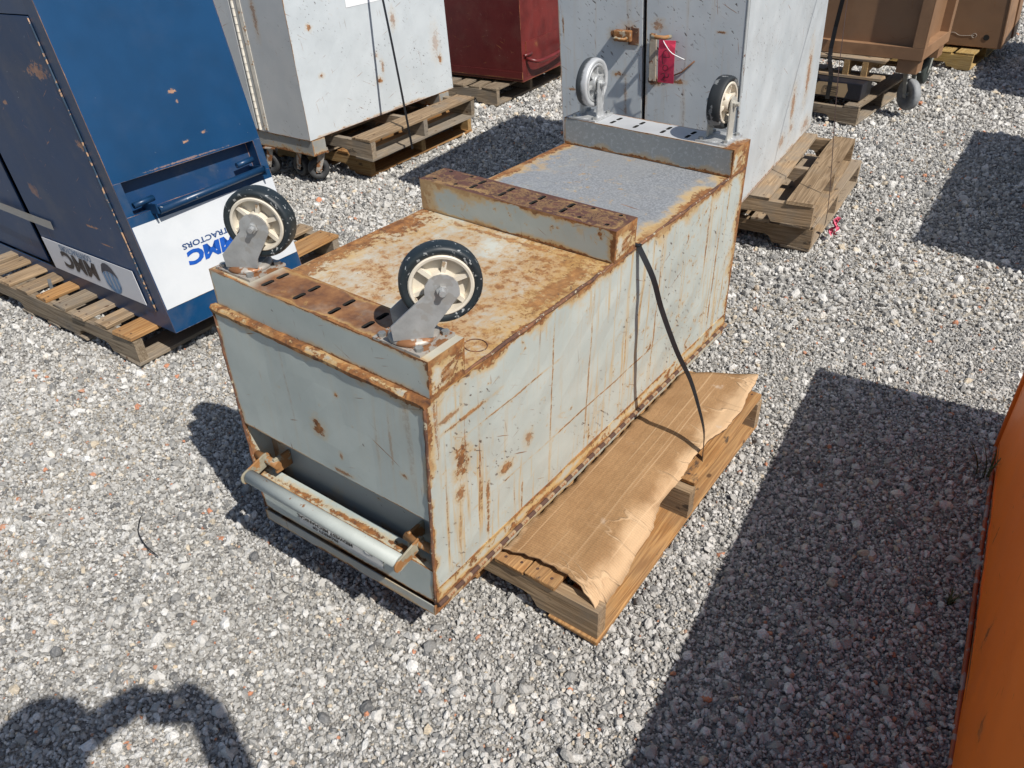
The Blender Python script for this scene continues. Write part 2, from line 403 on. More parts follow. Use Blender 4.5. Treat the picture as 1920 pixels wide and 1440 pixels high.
def gravel(name, quad, y0, layers, seed):
    """loose crushed stone over part of the yard: instances of angular hulls"""
    me = bpy.data.meshes.new(name); me.from_pydata([(x, y, -0.014) for x, y in quad], [], [tuple(range(len(quad)))])
    ob = bpy.data.objects.new(name, me); link(ob); tag(ob, kind='stuff')
    ng = bpy.data.node_groups.new(name, 'GeometryNodeTree')
    ng.interface.new_socket('Geometry', in_out='INPUT', socket_type='NodeSocketGeometry')
    ng.interface.new_socket('Geometry', in_out='OUTPUT', socket_type='NodeSocketGeometry')
    N, L = ng.nodes, ng.links
    gi = N.new('NodeGroupInput'); go = N.new('NodeGroupOutput'); join = N.new('GeometryNodeJoinGeometry')
    def rnd(kind, lo, hi, sd):
        r = N.new('FunctionNodeRandomValue'); r.data_type = kind
        i = 0 if kind == 'FLOAT_VECTOR' else 2
        r.inputs[i].default_value = lo; r.inputs[i + 1].default_value = hi; r.inputs['Seed'].default_value = sd
        return r.outputs[0 if kind == 'FLOAT_VECTOR' else 1]
    lib = N.new('GeometryNodeJoinGeometry')
    for k in range(12):
        ico = N.new('GeometryNodeMeshIcoSphere'); ico.inputs['Radius'].default_value = 1.0; ico.inputs['Subdivisions'].default_value = 1 if k % 3 else 2
        sp = N.new('GeometryNodeSetPosition'); L.new(ico.outputs['Mesh'], sp.inputs['Geometry'])
        a = 0.42 if k % 3 else 0.24
        L.new(rnd('FLOAT_VECTOR', (-a, -a, -a), (a, a, a), 100 + k + seed), sp.inputs['Offset'])
        hull = N.new('GeometryNodeConvexHull'); L.new(sp.outputs[0], hull.inputs[0])
        sm = N.new('GeometryNodeSetMaterial'); sm.inputs['Material'].default_value = STONE; L.new(hull.outputs[0], sm.inputs[0])
        g2i = N.new('GeometryNodeGeometryToInstance'); L.new(sm.outputs[0], g2i.inputs[0]); L.new(g2i.outputs[0], lib.inputs[0])
    pos = N.new('GeometryNodeInputPosition')
    nz = N.new('ShaderNodeTexNoise'); nz.inputs['Scale'].default_value = 1.1; nz.inputs['Detail'].default_value = 4.0; L.new(pos.outputs[0], nz.inputs['Vector'])
    def gmath(op, a, b):
        q = N.new('ShaderNodeMath'); q.operation = op
        for k, v in ((0, a), (1, b)):
            if isinstance(v, (int, float)): q.inputs[k].default_value = v
            else: L.new(v, q.inputs[k])
        return q.outputs[0]
    def gsm(x, lo, hi, a, b):
        q = N.new('ShaderNodeMapRange'); q.interpolation_type = 'SMOOTHSTEP'; L.new(x, q.inputs[0])
        for k, v in ((1, lo), (2, hi), (3, a), (4, b)): q.inputs[k].default_value = v
        return q.outputs[0]
    n2_ = N.new('ShaderNodeTexNoise'); n2_.inputs['Scale'].default_value = 7.0; n2_.inputs['Detail'].default_value = 4.0; L.new(pos.outputs[0], n2_.inputs['Vector'])
    bare = gsm(nz.outputs[0], 0.55, 0.68, 0.0, 0.85)
    for x, y, r in DUST:
        q = N.new('ShaderNodeVectorMath'); q.operation = 'DISTANCE'; L.new(pos.outputs[0], q.inputs[0]); q.inputs[1].default_value = (x, y, -.014)
        t = gmath('ADD', gmath('SUBTRACT', 1.0, gmath('DIVIDE', q.outputs['Value'], r)), gmath('MULTIPLY', gmath('SUBTRACT', n2_.outputs[0], .5), 1.2))
        bare = gmath('MAXIMUM', bare, gsm(t, 0.0, 0.5, 0.0, 1.0))
    for li, (dens, r0, r1, rise, patch) in enumerate(layers):
        mr = N.new('ShaderNodeMath'); mr.operation = 'MULTIPLY'; mr.inputs[1].default_value = dens
        L.new(gmath('MULTIPLY', gmath('SUBTRACT', 1.0, gmath('MULTIPLY', bare, patch)), gsm(n2_.outputs[0], .35, .65, 1.25, .8)), mr.inputs[0])
        dp = N.new('GeometryNodeDistributePointsOnFaces'); L.new(gi.outputs[0], dp.inputs['Mesh']); L.new(mr.outputs[0], dp.inputs['Density'])
        dp.inputs['Seed'].default_value = seed * 10 + li
        off = N.new('GeometryNodeSetPosition'); L.new(dp.outputs[0], off.inputs['Geometry'])
        L.new(rnd('FLOAT_VECTOR', (0, 0, rise * 0.2), (0, 0, rise), 7 + li + seed), off.inputs['Offset'])
        ta = N.new('GeometryNodeStoreNamedAttribute'); ta.data_type = 'FLOAT'; ta.domain = 'POINT'; ta.inputs['Name'].default_value = 'tone'
        L.new(off.outputs[0], ta.inputs[0]); L.new(rnd('FLOAT', 0.0, 1.0, 31 + li + seed), ta.inputs['Value'])
        ip = N.new('GeometryNodeInstanceOnPoints'); ip.inputs['Pick Instance'].default_value = True
        L.new(ta.outputs[0], ip.inputs['Points']); L.new(lib.outputs[0], ip.inputs['Instance'])
        L.new(rnd('FLOAT_VECTOR', (-3.1, -3.1, -3.1), (3.1, 3.1, 3.1), 11 + li + seed), ip.inputs['Rotation'])
        s1 = N.new('ShaderNodeVectorMath'); s1.operation = 'SCALE'
        L.new(rnd('FLOAT_VECTOR', (0.65, 0.8, 0.55), (1.2, 1.3, 0.95), 17 + li + seed), s1.inputs[0])
        pw = N.new('ShaderNodeMath'); pw.operation = 'POWER'; L.new(rnd('FLOAT', 0.0, 1.0, 23 + li + seed), pw.inputs[0]); pw.inputs[1].default_value = 2.2
        rr = N.new('ShaderNodeMapRange'); L.new(pw.outputs[0], rr.inputs[0]); rr.inputs[3].default_value = r0; rr.inputs[4].default_value = r1
        L.new(rr.outputs[0], s1.inputs['Scale']); L.new(s1.outputs[0], ip.inputs['Scale'])
        L.new(ip.outputs[0], join.inputs[0])
    L.new(join.outputs[0], go.inputs[0])
    md = ob.modifiers.new('scatter', 'NODES'); md.node_group = ng
    return ob
#          density, r min, r max, rise above the bed, patchiness
gravel('gravel', [(-1.75, 0.55), (1.75, 0.55), (2.5, 2.6), (-2.3, 2.6)], 0.55,
       [(21000, 0.0025, 0.0052, 0.005, 0.80), (7000, 0.0042, 0.0084, 0.008, 0.92), (620, 0.008, 0.0165, 0.009, 0.97)], 1)
gravel('gravel', [(-2.3, 2.6), (2.5, 2.6), (4.2, 5.2), (-3.2, 5.2)], 2.6,
       [(9500, 0.0035, 0.0070, 0.006, 0.75), (2900, 0.006, 0.0125, 0.010, 0.93), (170, 0.013, 0.024, 0.012, 0.95)], 2)
gravel('gravel', [(-3.2, 5.2), (4.2, 5.2), (8.5, 11.5), (-4.0, 11.5)], 5.2,
       [(3200, 0.006, 0.012, 0.009, 0.7), (420, 0.012, 0.024, 0.013, 0.9)], 3)

# ------------------------------------------------------------------ pallets
_boards = {}
def board_mesh(l, w, t, mat):
    key = (round(l, 3), round(w, 3), round(t, 3), mat.name)
    if key not in _boards:
        bm = bmesh.new(); bmesh.ops.create_cube(bm, size=1.0)
        bmesh.ops.scale(bm, verts=bm.verts, vec=(l, w, t))
        bmesh.ops.subdivide_edges(bm, edges=[e for e in bm.edges if abs(e.verts[0].co.x - e.verts[1].co.x) > l * 0.9], cuts=3)
        rg = random.Random(len(_boards))
        for v in bm.verts: v.co += V((rg.uniform(-.004, .004), rg.uniform(-.0025, .0025), rg.uniform(-.001, .001)))
        bmesh.ops.bevel(bm, geom=[e for e in bm.edges if e.calc_face_angle(0) > 0.7], offset=0.0018, segments=1, affect='EDGES')
        for x in (-l / 2 + .022, 0.0, l / 2 - .022):
            for y in (-w * .27, w * .24):
                cx, cy = x + rg.uniform(-.006, .006), y + rg.uniform(-.006, .006)
                f = bm.faces.new([bm.verts.new((cx + .0042 * math.cos(a), cy + .0042 * math.sin(a), t / 2 + .0014)) for a in [math.pi * k / 3 for k in range(6)]]); f.material_index = 1
        me = bpy.data.meshes.new('board'); bm.to_mesh(me); bm.free(); me.materials.append(mat); me.materials.append(RUST_DK)
        _boards[key] = me
    return _boards[key]
_str = {}
def stringer_mesh(l, h, t, mat, notches=True):
    key = (round(l, 3), round(h, 3), mat.name, notches)
    if key not in _str:
        prof = [(-l / 2, 0)]
        if notches:
            for c in (-l * 0.262, l * 0.262):
                a = 0.115; prof += [(c - a, 0), (c - a + 0.018, h * 0.30), (c - a + 0.04, h * 0.38), (c + a - 0.04, h * 0.38), (c + a - 0.018, h * 0.30), (c + a, 0)]
        prof += [(l / 2, 0), (l / 2, h), (-l / 2, h)]
        n = len(prof)
        vs = [(x, -t / 2, z) for x, z in prof] + [(x, t / 2, z) for x, z in prof]
        fs = [tuple(range(n)), tuple(range(2 * n - 1, n - 1, -1))] + [(i, i + n, (i + 1) % n + n, (i + 1) % n) for i in range(n)]
        me = mesh_of('stringer', vs, fs, mat)
        _str[key] = me
    return _str[key]
def pallet(loc, yaw, label, top, bottom, bl=1.016, sl=1.22, mt=W_TAN, ms=W_TAN, mb=None, z=0.0, sx=(0.019, 0.50, 0.997), xo=0.0, mts=None, group='shipping pallets'):
    """deck boards run along local x, stringers along local y; origin at the near right corner"""
    root = empty('pallet', loc, label, 'pallet', group, R(yaw)); root.location.z = z
    H0, HS, T = 0.016, 0.092, 0.016; rg = random.Random(int(loc[0] * 1000) + int(z * 77))
    def child(nm, me, x, y, zz, rz=0.0):
        o = bpy.data.objects.new(nm, me); link(o, root); o.location = (x, y, zz); o.rotation_euler = (rg.uniform(-.006, .006), rg.uniform(-.003, .003), rz); return o
    for x in sx: child('stringer', stringer_mesh(sl, HS, 0.037, ms), x + xo, sl / 2, H0, R(90))
    for i, b in enumerate(top):
        y0, w = b[0], b[1]; x0, x1 = (b[2], b[3]) if len(b) > 3 else (0.0, bl)
        m_ = mts[i] if mts else mt
        child('deck_board', board_mesh(x1 - x0, w, T, m_), (x0 + x1) / 2 + xo + rg.uniform(-.006, .006), y0 + w / 2, H0 + HS + T / 2 + 0.001, rg.uniform(-.006, .006))
    for y0, w in bottom:
        child('bottom_board', board_mesh(bl, w, T, mb or mt), bl / 2 + xo, y0 + w / 2, H0 / 2, rg.uniform(-.005, .005))
    return root
STD_TOP = [(0.0, 0.135), (0.165, 0.09), (0.30, 0.09), (0.435, 0.09), (0.57, 0.09), (0.71, 0.09), (0.85, 0.09), (0.985, 0.09), (1.085, 0.135)]
STD_BOT = [(0.0, 0.135), (0.36, 0.09), (0.56, 0.09), (0.76, 0.09), (1.085, 0.135)]

# pallet under the rusty chest: its right-hand deck board is broken off short
pallet((0.178, 1.192, 0), 53.0, 'pallet under the rusty chest half covered by a cardboard sheet',
       [(0.002, 0.13, 0.53, 1.04), (0.118, 0.088), (0.214, 0.09), (0.33, 0.09), (0.45, 0.09), (0.57, 0.09), (0.71, 0.09), (0.85, 0.09), (0.985, 0.09), (1.085, 0.135)],
       [(0.0, 0.14)] + STD_BOT[1:], bl=1.04, mt=W_ORANGE, ms=W_TAN, mb=W_ORANGE, sx=(0.024, 0.52, 1.018))
# blue chest's pallet
pallet((-1.418, 2.53, 0), 55.0, 'weathered pallet under the blue chest with its board ends sticking out', 
       [(0.0, 0.118), (0.172, 0.082), (0.31, 0.084), (0.45, 0.095), (0.60, 0.078), (0.735, 0.088), (0.88, 0.094), (1.03, 0.085), (1.15, 0.07)],
       STD_BOT, mt=W_TAN, ms=W_GREY, mb=W_GREY, mts=[W_ORANGE, W_TAN, W_TAN, W_GREY, W_ORANGE, W_TAN, W_TAN, W_TAN, W_TAN], bl=1.10, sx=(0.022, 0.54, 1.075))
# two stacked pallets beside the pale cabinet with the hinged left side
pallet((-0.785, 4.545, 0), 55.5, 'fresh orange-brown pallet at the bottom of the stack under the hinged grey cabinet', STD_TOP, STD_BOT, mt=W_ORANGE, ms=W_FRESH, mb=W_ORANGE)
pallet((-0.745, 4.42, 0), 56.0, 'grey weathered pallet on top of the stack under the hinged grey cabinet', [(0.0, 0.14), (0.30, 0.09), (0.435, 0.09), (0.57, 0.09), (0.71, 0.09), (0.85, 0.09), (1.085, 0.135)], STD_BOT, mt=W_TAN, ms=W_GREY, mb=W_GREY, z=0.131)
# under the dark red chest
pallet((-0.03, 5.97, 0), 57.0, 'dark grey pallet under the dark red chest', STD_TOP, STD_BOT, mt=W_GREY, ms=W_GREY, mb=W_GREY)
# two stacked pallets under the double-door cabinet
pallet((1.40, 3.30, 0), 57.0, 'lower pallet of the pair beside the cabinet with the red tag', [(0.0, 0.12), (0.20, 0.09), (0.36, 0.09), (0.50, 0.09), (0.64, 0.09), (0.78, 0.09), (1.085, 0.135)], STD_BOT, mt=W_TAN, ms=W_TAN)
pallet((1.36, 3.245, 0), 59.3, 'upper pallet of the pair beside the cabinet with the red tag', [(0.002, 0.115), (0.195, 0.12), (0.36, 0.09), (0.50, 0.09), (0.64, 0.09), (0.78, 0.09), (1.085, 0.135)], STD_BOT, mt=W_TAN, ms=W_TAN, z=0.133)
# under the nearer tan bin
pallet((2.33, 5.16, 0), 49.5, 'worn grey pallet on the ground under the nearer tan bin', [(0.0, 0.10), (0.42, 0.09), (0.57, 0.09), (0.71, 0.09), (1.085, 0.135)], STD_BOT, mt=W_GREY, ms=W_GREY, mb=W_GREY)
# under the farther tan bin
pallet((3.745, 6.47, 0), 50.0, 'yellow-painted pallet under the farther tan bin', STD_TOP, STD_BOT, mt=W_YELLOW, ms=W_YELLOW)

# ------------------------------------------------------------------ the rusty chest, lying lid down with its skids and casters up
LB, WB, Z0, ZT, ZS, ZH = 1.6054, 0.6177, 0.1522, 0.7651, 0.8529, 0.190
CN = {(0, 0, 1): (-.686, 1.6035, .745), (0, 1, 1): (-.164, 1.1855, .745), (1, 1, 1): (.773, 2.422, .735), (1, 0, 1): (.298, 2.8257, .735),
      (0, 1, 0): (-.195, 1.193, .137), (1, 1, 0): (.768, 2.414, .125), (0, 0, 0): (-.668, 1.545, .130), (1, 0, 0): (.296, 2.766, .125)}
CN = {k: V(v) for k, v in CN.items()}
def C(u, v, z):
    a, b, c = u / LB, v / WB, (z - Z0) / (ZT - Z0)
    p = V((0, 0, 0))
    for (i, j, k), q in CN.items(): p += q * ((a if i else 1 - a) * (b if j else 1 - b) * (c if k else 1 - c))
    return p
chest = empty('tool_chest', C(LB / 2, WB / 2, Z0), 'rusty grey-green steel tool chest upside down on a pallet, four casters in the air', 'tool chest')
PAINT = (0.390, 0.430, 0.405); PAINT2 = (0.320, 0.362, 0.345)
kw = dict(base2=PAINT2, rough=0.40)
UN = (C(1, 0, .5) - C(0, 0, .5)).normalized(); VN = (C(.5, WB, .5) - C(.5, 0, .5)).normalized()

# long right side: lit, streaked
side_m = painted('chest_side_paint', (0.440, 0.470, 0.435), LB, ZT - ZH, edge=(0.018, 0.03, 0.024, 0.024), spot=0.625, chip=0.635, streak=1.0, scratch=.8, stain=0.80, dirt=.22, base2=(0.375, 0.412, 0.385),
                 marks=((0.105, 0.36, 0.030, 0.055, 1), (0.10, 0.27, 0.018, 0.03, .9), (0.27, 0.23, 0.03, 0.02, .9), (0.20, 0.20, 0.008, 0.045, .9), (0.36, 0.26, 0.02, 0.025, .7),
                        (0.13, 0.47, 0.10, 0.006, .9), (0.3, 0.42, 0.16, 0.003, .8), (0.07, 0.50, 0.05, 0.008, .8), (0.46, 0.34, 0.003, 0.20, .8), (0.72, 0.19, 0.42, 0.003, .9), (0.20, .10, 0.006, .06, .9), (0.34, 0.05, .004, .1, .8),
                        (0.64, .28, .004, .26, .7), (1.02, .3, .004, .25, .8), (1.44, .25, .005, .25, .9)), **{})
panel('side_panel', lambda s, t: C(s, WB, ZH + t), LB, ZT - ZH, side_m, chest, 16, 8, 0.003, VN, 0.0022)
left_m = painted('chest_left_paint', PAINT, LB, ZT - ZH, streak=0.5, spot=0.66, **kw)
panel('side_panel', lambda s, t: C(LB - s, 0, ZH + t), LB, ZT - ZH, left_m, chest, 4, 3, 0.003, -VN)
far_m = painted('chest_end_paint', PAINT, WB, ZT - ZH, **kw)
panel('end_panel', lambda s, t: C(LB + .001, WB - s, ZH + t), WB - .008, ZT - ZH, far_m, chest, 2, 2, 0.003, UN)
# near end: upper sheet, recess, ledge, lower sheet
ZR = 0.450
up_m = painted('chest_front_paint', PAINT, WB, ZT - ZR, edge=(0.008, 0.008, 0.003, 0.020), spot=0.69, chip=0.70, streak=0.25, scratch=0.7, stain=0.5, **kw,
               marks=((0.300, 0.118, 0.020, 0.026, 1), (0.375, 0.23, .007, .008, .9), (.36, .06, .006, .01, .7), (.55, .10, .01, .008, .8), (0.52, .17, .004, .10, .35), (.36, .012, .035, .007, .8)))
panel('front_panel', lambda s, t: C(-.001, s, ZR + t), WB, ZT - ZR, up_m, chest, 8, 4, 0.003, -UN, 0.0022)
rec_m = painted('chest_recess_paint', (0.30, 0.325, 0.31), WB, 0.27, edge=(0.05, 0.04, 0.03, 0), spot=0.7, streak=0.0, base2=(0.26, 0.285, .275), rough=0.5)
UR = 0.062
panel('recess_panel', lambda s, t: C(UR, .004 + s, 0.24 + t), WB - .008, 0.36, rec_m, chest, 2, 2, 0.003, -UN)
panel('recess_roof', lambda s, t: C(UR - t, .004 + s, 0.598), WB - .008, UR - .004, rec_m, chest, 1, 1, 0.003)
led_m = painted('chest_ledge_paint', PAINT, WB, 0.035, edge=(0.02, 0.02, 0.004, 0.0), spot=0.63, streak=0, stain=0.7, **kw, marks=((0.16, .012, .14, .010, 1), (0.34, .012, .16, .010, 1), (.52, .014, .10, .010, 1)))
panel('ledge_panel', lambda s, t: C(t - .001, .004 + s, 0.2965 + t * 0.14), WB - .008, 0.035, led_m, chest, 6, 2, 0.003, UP)
low_m = painted('chest_lower_paint', PAINT, WB, 0.105, edge=(0.010, 0.012, 0.008, 0.006), spot=0.68, streak=0.2, scratch=0.4, **kw)
panel('front_panel', lambda s, t: C(-.0015, s, ZH + .002 + t), WB, 0.104, low_m, chest, 6, 2, 0.003, -UN)
# weld rim along the top of the near end and the torch-cut edges of the sheets
rim_m = painted('chest_rim_rust', (0.36, 0.34, 0.29), WB, 0.02, edge=(0.01, 0.01, 0.02, 0.02), spot=0.5, streak=0, stain=0.8, rough=0.8)
_vs = []; 
bm = bmesh.new()
prof = [(-.006, ZT - .012), (-.008, ZT - .002), (-.002, ZT + .004), (.014, ZT + .003), (.014, ZT - .012)]
rg = random.Random(5); rows = []
for i in range(31):
    rows.append([bm.verts.new(C(a + rg.uniform(-.0012, .0012), -.002 + (WB + .004) * i / 30, b + rg.uniform(-.0014, .0014))) for a, b in prof])
for r0, r1 in zip(rows, rows[1:]):
    for j in range(5): bm.faces.new((r0[j], r1[j], r1[(j + 1) % 5], r0[(j + 1) % 5]))
bm.faces.new(rows[0][::-1]); bm.faces.new(rows[-1]); bmesh.ops.recalc_face_normals(bm, faces=bm.faces)
uvl = bm.loops.layers.uv.new('UVMap')
for f in bm.faces:
    for l in f.loops: l[uvl].uv = ((l.vert.co - C(0, 0, ZT)).dot(VN), .01 + (l.vert.co - C(0, 0, ZT)).dot(UN) * .8 + (l.vert.co.z - C(0, 0, ZT).z) * .6)
bm_obj('weld_rim', bm, rim_m, chest)
for vv, nm in ((WB - .001, 'corner_weld'), (.001, 'corner_weld')):
    pts = [C(-.002 + rg.uniform(-.0008, .0008), vv + rg.uniform(-.0008, .0008), ZH + (ZT - ZH) * i / 24) for i in range(25)]
    tube(nm, pts, [0.0034 + rg.uniform(-.0012, .0012) for _ in pts], RUSTY, chest, 7)

# underside (now the top deck) with rust and silver overspray
def deck_extra(m, col, X, Y, vec, nA, nB):
    sp = m.sm(m.add(X, m.mul(m.sub(nA, .5), 0.5)), 0.80, 1.04)
    sp = m.mul(sp, m.sm(m.add(Y, m.mul(m.sub(nA, .5), 0.16)), 0.64, 0.55))
    sp = m.mul(sp, m.sm(m.noise(vec, 10.0, 6, .7), .30, .46, .78, 1.0))
    grain = m.noise(vec, 150.0, 5, 0.75)
    silver = m.mix(m.sm(m.noise(vec, 3.5, 4, .6), .4, .65, 0, .5), m.mix(m.sm(grain, .36, .66), (0.150, 0.158, 0.168), (0.285, 0.297, 0.310)), (.225, .23, .232))
    f1 = m.noise(vec, 5.0, 9, .72, .3); f2 = m.noise(vec, 42.0, 8, .78)
    smear = m.noise(m.mapv(vec, scale=(14, 46, 1), rot=(0, 0, 0.5)), 1.0, 6, .7, 0.4)
    near = m.sm(X, 0.72, 0.95, 1.0, 0.3)
    wash = m.add(m.add(f1, m.mul(m.sub(f2, .5), .55)), m.add(m.mul(m.sub(smear, .5), .30), m.mul(m.sm(Y, .20, .55), .10)))
    col = m.mix(m.mul(m.mul(m.sm(wash, 0.36, 0.64), .85), near), col, (0.40, 0.235, 0.085))
    col = m.mix(m.mul(m.mul(m.sm(m.add(f2, m.mul(m.sub(wash, .5), .9)), 0.57, 0.72), near), .85), col, m.ramp(nB, RUST))
    return m.mix(sp, col, silver)
deck_m = painted('chest_deck_paint', (0.46, 0.47, 0.42), LB, WB, edge=(0.02, 0.02, 0.05, 0.030), spot=0.64, chip=0.70, streak=0, scratch=0.9, stain=0.8, extra=deck_extra, rough=0.48,
                 marks=((0.60, 0.03, .16, .07, 1), (0.40, 0.02, .20, .05, .9), (0.22, 0.03, 0.12, 0.05, .9), (0.55, 0.57, 0.25, 0.035, .8), (0.85, .03, .10, .03, 1), (.70, .35, .015, .3, .8)))
panel('bottom_panel', lambda s, t: C(s, t, ZT), LB, WB, deck_m, chest, 12, 6, 0.003, UP, 0.0008)
# weld bead along the top right edge
pts = [C(0.122 + (LB - .122) * i / 50, WB - .002 + rg.uniform(-.001, .001), ZT + rg.uniform(-.001, .002)) for i in range(51)]
tube('edge_weld', pts, [0.0042 + rg.uniform(-.0012, .0012) for _ in pts], RUSTY, chest, 6)

def skid(u0, u1, v0, v1, tmat, fmat, emat, slots, holes):
    """inverted channel with punched slots in its face"""
    vs, fs, us, mi = [], [], [], []
    def quad(ps, uv, m_):
        k = len(vs); vs.extend(ps); fs.append(tuple(range(k, k + len(ps)))); us.append(uv); mi.append(m_)
    w, h = v1 - v0, ZS - ZT
    n = 10
    for i in range(n):
        a, b = v0 + w * i / n, v0 + w * (i + 1) / n
        quad([C(u0, b, ZT + .002), C(u0, a, ZT + .002), C(u0, a, ZS), C(u0, b, ZS)], [(b - v0, 0), (a - v0, 0), (a - v0, h), (b - v0, h)], 1)
        quad([C(u1, a, ZT + .002), C(u1, b, ZT + .002), C(u1, b, ZS), C(u1, a, ZS)], [(a - v0, 0), (b - v0, 0), (b - v0, h), (a - v0, h)], 1)
    for vv, fl in ((v1, 0), (v0, 1)):
        q = [C(u0, vv, ZT + .002), C(u1, vv, ZT + .002), C(u1, vv, ZS), C(u0, vv, ZS)]; uq = [(0, 0), (u1 - u0, 0), (u1 - u0, h), (0, h)]
        if not fl: q, uq = q[::-1], uq[::-1]
        quad(q[::-1], uq[::-1], 2)
    outer = [V((0, 0, 0)), V((u1 - u0, 0, 0)), V((u1 - u0, w, 0)), V((0, w, 0))]
    loops = [outer]
    for su, sv, ln, wd in slots:
        hl, r = ln / 2 - wd / 2, wd / 2; lp = []
        for k in range(6): a = -math.pi / 2 + math.pi * k / 5; lp.append(V((su - u0 + hl + r * math.cos(a), sv - v0 + r * math.sin(a), 0)))
        for k in range(6): a = math.pi / 2 + math.pi * k / 5; lp.append(V((su - u0 - hl + r * math.cos(a), sv - v0 + r * math.sin(a), 0)))
        loops.append(lp[::-1])
    for su, sv, r in holes:
        loops.append([V((su - u0 + r * math.cos(-2 * math.pi * k / 10), sv - v0 + r * math.sin(-2 * math.pi * k / 10), 0)) for k in range(10)])
    tb = bmesh.new(); ed = []
    for l in loops:
        tv = [tb.verts.new(p) for p in l]; ed += [tb.edges.new((tv[i], tv[(i + 1) % len(tv)])) for i in range(len(tv))]
    bmesh.ops.triangle_fill(tb, edges=ed, use_beauty=True, normal=(0, 0, 1))
    tb.verts.index_update(); k0 = len(vs)
    for q in tb.verts: vs.append(C(u0 + q.co.x, v0 + q.co.y, ZS))
    for f in tb.faces:
        ix = [q.index for q in f.verts]; co = [q.co.copy() for q in f.verts]
        if (co[1] - co[0]).cross(co[2] - co[0]).z < 0: ix.reverse(); co.reverse()
        fs.append(tuple(k0 + i for i in ix)); us.append([(c.y, c.x) for c in co]); mi.append(0)
    tb.free()
    for lp in loops[1:]:
        for i in range(len(lp)):
            a, b = lp[i], lp[(i + 1) % len(lp)]
            quad([C(u0 + a.x, v0 + a.y, ZS), C(u0 + b.x, v0 + b.y, ZS), C(u0 + b.x, v0 + b.y, ZS - .005), C(u0 + a.x, v0 + a.y, ZS - .005)], [(a.y, a.x)] * 4, 3)
    quad([C(u0, v0, ZT + .004), C(u1, v0, ZT + .004), C(u1, v1, ZT + .004), C(u0, v1, ZT + .004)], [(0, 0)] * 4, 3)  # dark floor: shade of the hollow channel put into its colour
    return mobj('skid', vs, fs, [tmat, fmat, emat, SHADE_IN], chest, us, mi)
h_s = ZS - ZT
def rust_extra(m, col, X, Y, vec, nA, nB):
    return m.mix(m.mul(m.sm(m.noise(vec, 14, 6, .65), .30, .52, .75, 1.0), m.mul(m.sm(m.add(X, m.mul(m.sub(nA, .5), .06)), .115, .15), m.sm(m.add(X, m.mul(m.sub(nA, .5), .06)), .52, .485))), col, m.ramp(m.noise(vec, 18.0, 7, .7), [(0.3, (.070, .030, .018)), (0.5, (.175, .076, .030)), (0.72, (.30, .145, .055))]))
sk1_top = painted('skid_top_rust', (0.42, 0.40, 0.33), WB, .11, edge=(0.004, 0.004, .010, .010), spot=.66, extra=rust_extra, rough=.8, scratch=.0, chip=.75)
sk1_front = painted('skid_front_paint', PAINT, WB, h_s, edge=(.014, .016, .010, .007), spot=.68, chip=.69, scratch=.5, **kw)
sk_end = painted('skid_end_paint', (0.47, 0.475, 0.42), .12, h_s, edge=(.022, .024, .026, .030), spot=.565, chip=.66, stain=.85, scratch=.6, dirt=.15, marks=((.06, .03, .03, .02, .7),))
def dark_rust(m, col, X, Y, vec, nA, nB):
    return m.mix(m.sm(nA, .2, .4, .96, 1.0), col, m.ramp(m.noise(vec, 40.0, 7, .7), [(0.3, (.055, .025, .020)), (0.55, (.090, .037, .026)), (0.78, (.155, .062, .034))]))
sk2_top = painted('skid_top_dark_rust', (0.2, 0.12, 0.08), WB, .11, edge=(.02, .02, .02, .02), spot=.5, extra=dark_rust, rust=[(0.3, (.055, .025, .020)), (0.55, (.090, .037, .026)), (0.78, (.155, .062, .034))], rough=.8, chip=.715, chipcol=(.42, .40, .40))
sk2_front = painted('skid_front_half_rust', PAINT, WB, h_s, edge=(.055, .02, .010, .020), spot=.60, chip=.70, scratch=.4, stain=.8, **kw)
def galv(m, col, X, Y, vec, nA, nB):
    return m.mix(m.sm(m.noise(vec, 70, 5, .7), .52, .62, .0, .7), col, (.36, .375, .385))
sk3_front = painted('skid_front_silver', (0.275, 0.285, 0.28), WB, h_s, edge=(.006, .006, .012, .003), spot=.72, chip=.74, base2=(.235, .25, .25), extra=galv, rough=.5, metal=.2)
sk3_top = painted('skid_top_silver', (0.50, 0.51, 0.515), WB, .13, edge=(.004, .05, .004, .004), spot=.70, chip=.74, base2=(.42, .43, .44), rough=.48, metal=.25)
SL = [.161, .257, .357, .447]
skid(.012, .122, .006, WB + .0015, sk1_top, sk1_front, sk_end, [(u, v, .034, .0125) for v in SL for u in (.046, .088)], [])
HL = [(u, v, .0062) for v in (.035, .110, .502, .580) for u in (.754, .837 - .012)]
skid(.7285, .8389, .000, WB + .0015, sk2_top, sk2_front, sk_end, [(u, v, .034, .0125) for v in SL for u in (.768, .808)], HL)
skid(1.4715, 1.603, .000, WB + .0015, sk3_top, sk3_front, sk_end, [(u, v, .036, .0125) for v in (.168, .256, .356, .444) for u in (1.516, 1.56)], [])
# round plug in the deck
PU, PV = .222, .572
tube('plug_ring', [C(PU + .0245 * math.cos(a), PV + .0245 * math.sin(a), ZT + .001) for a in [2 * math.pi * k / 28 for k in range(29)]], .0013, RUSTY, chest, 5)

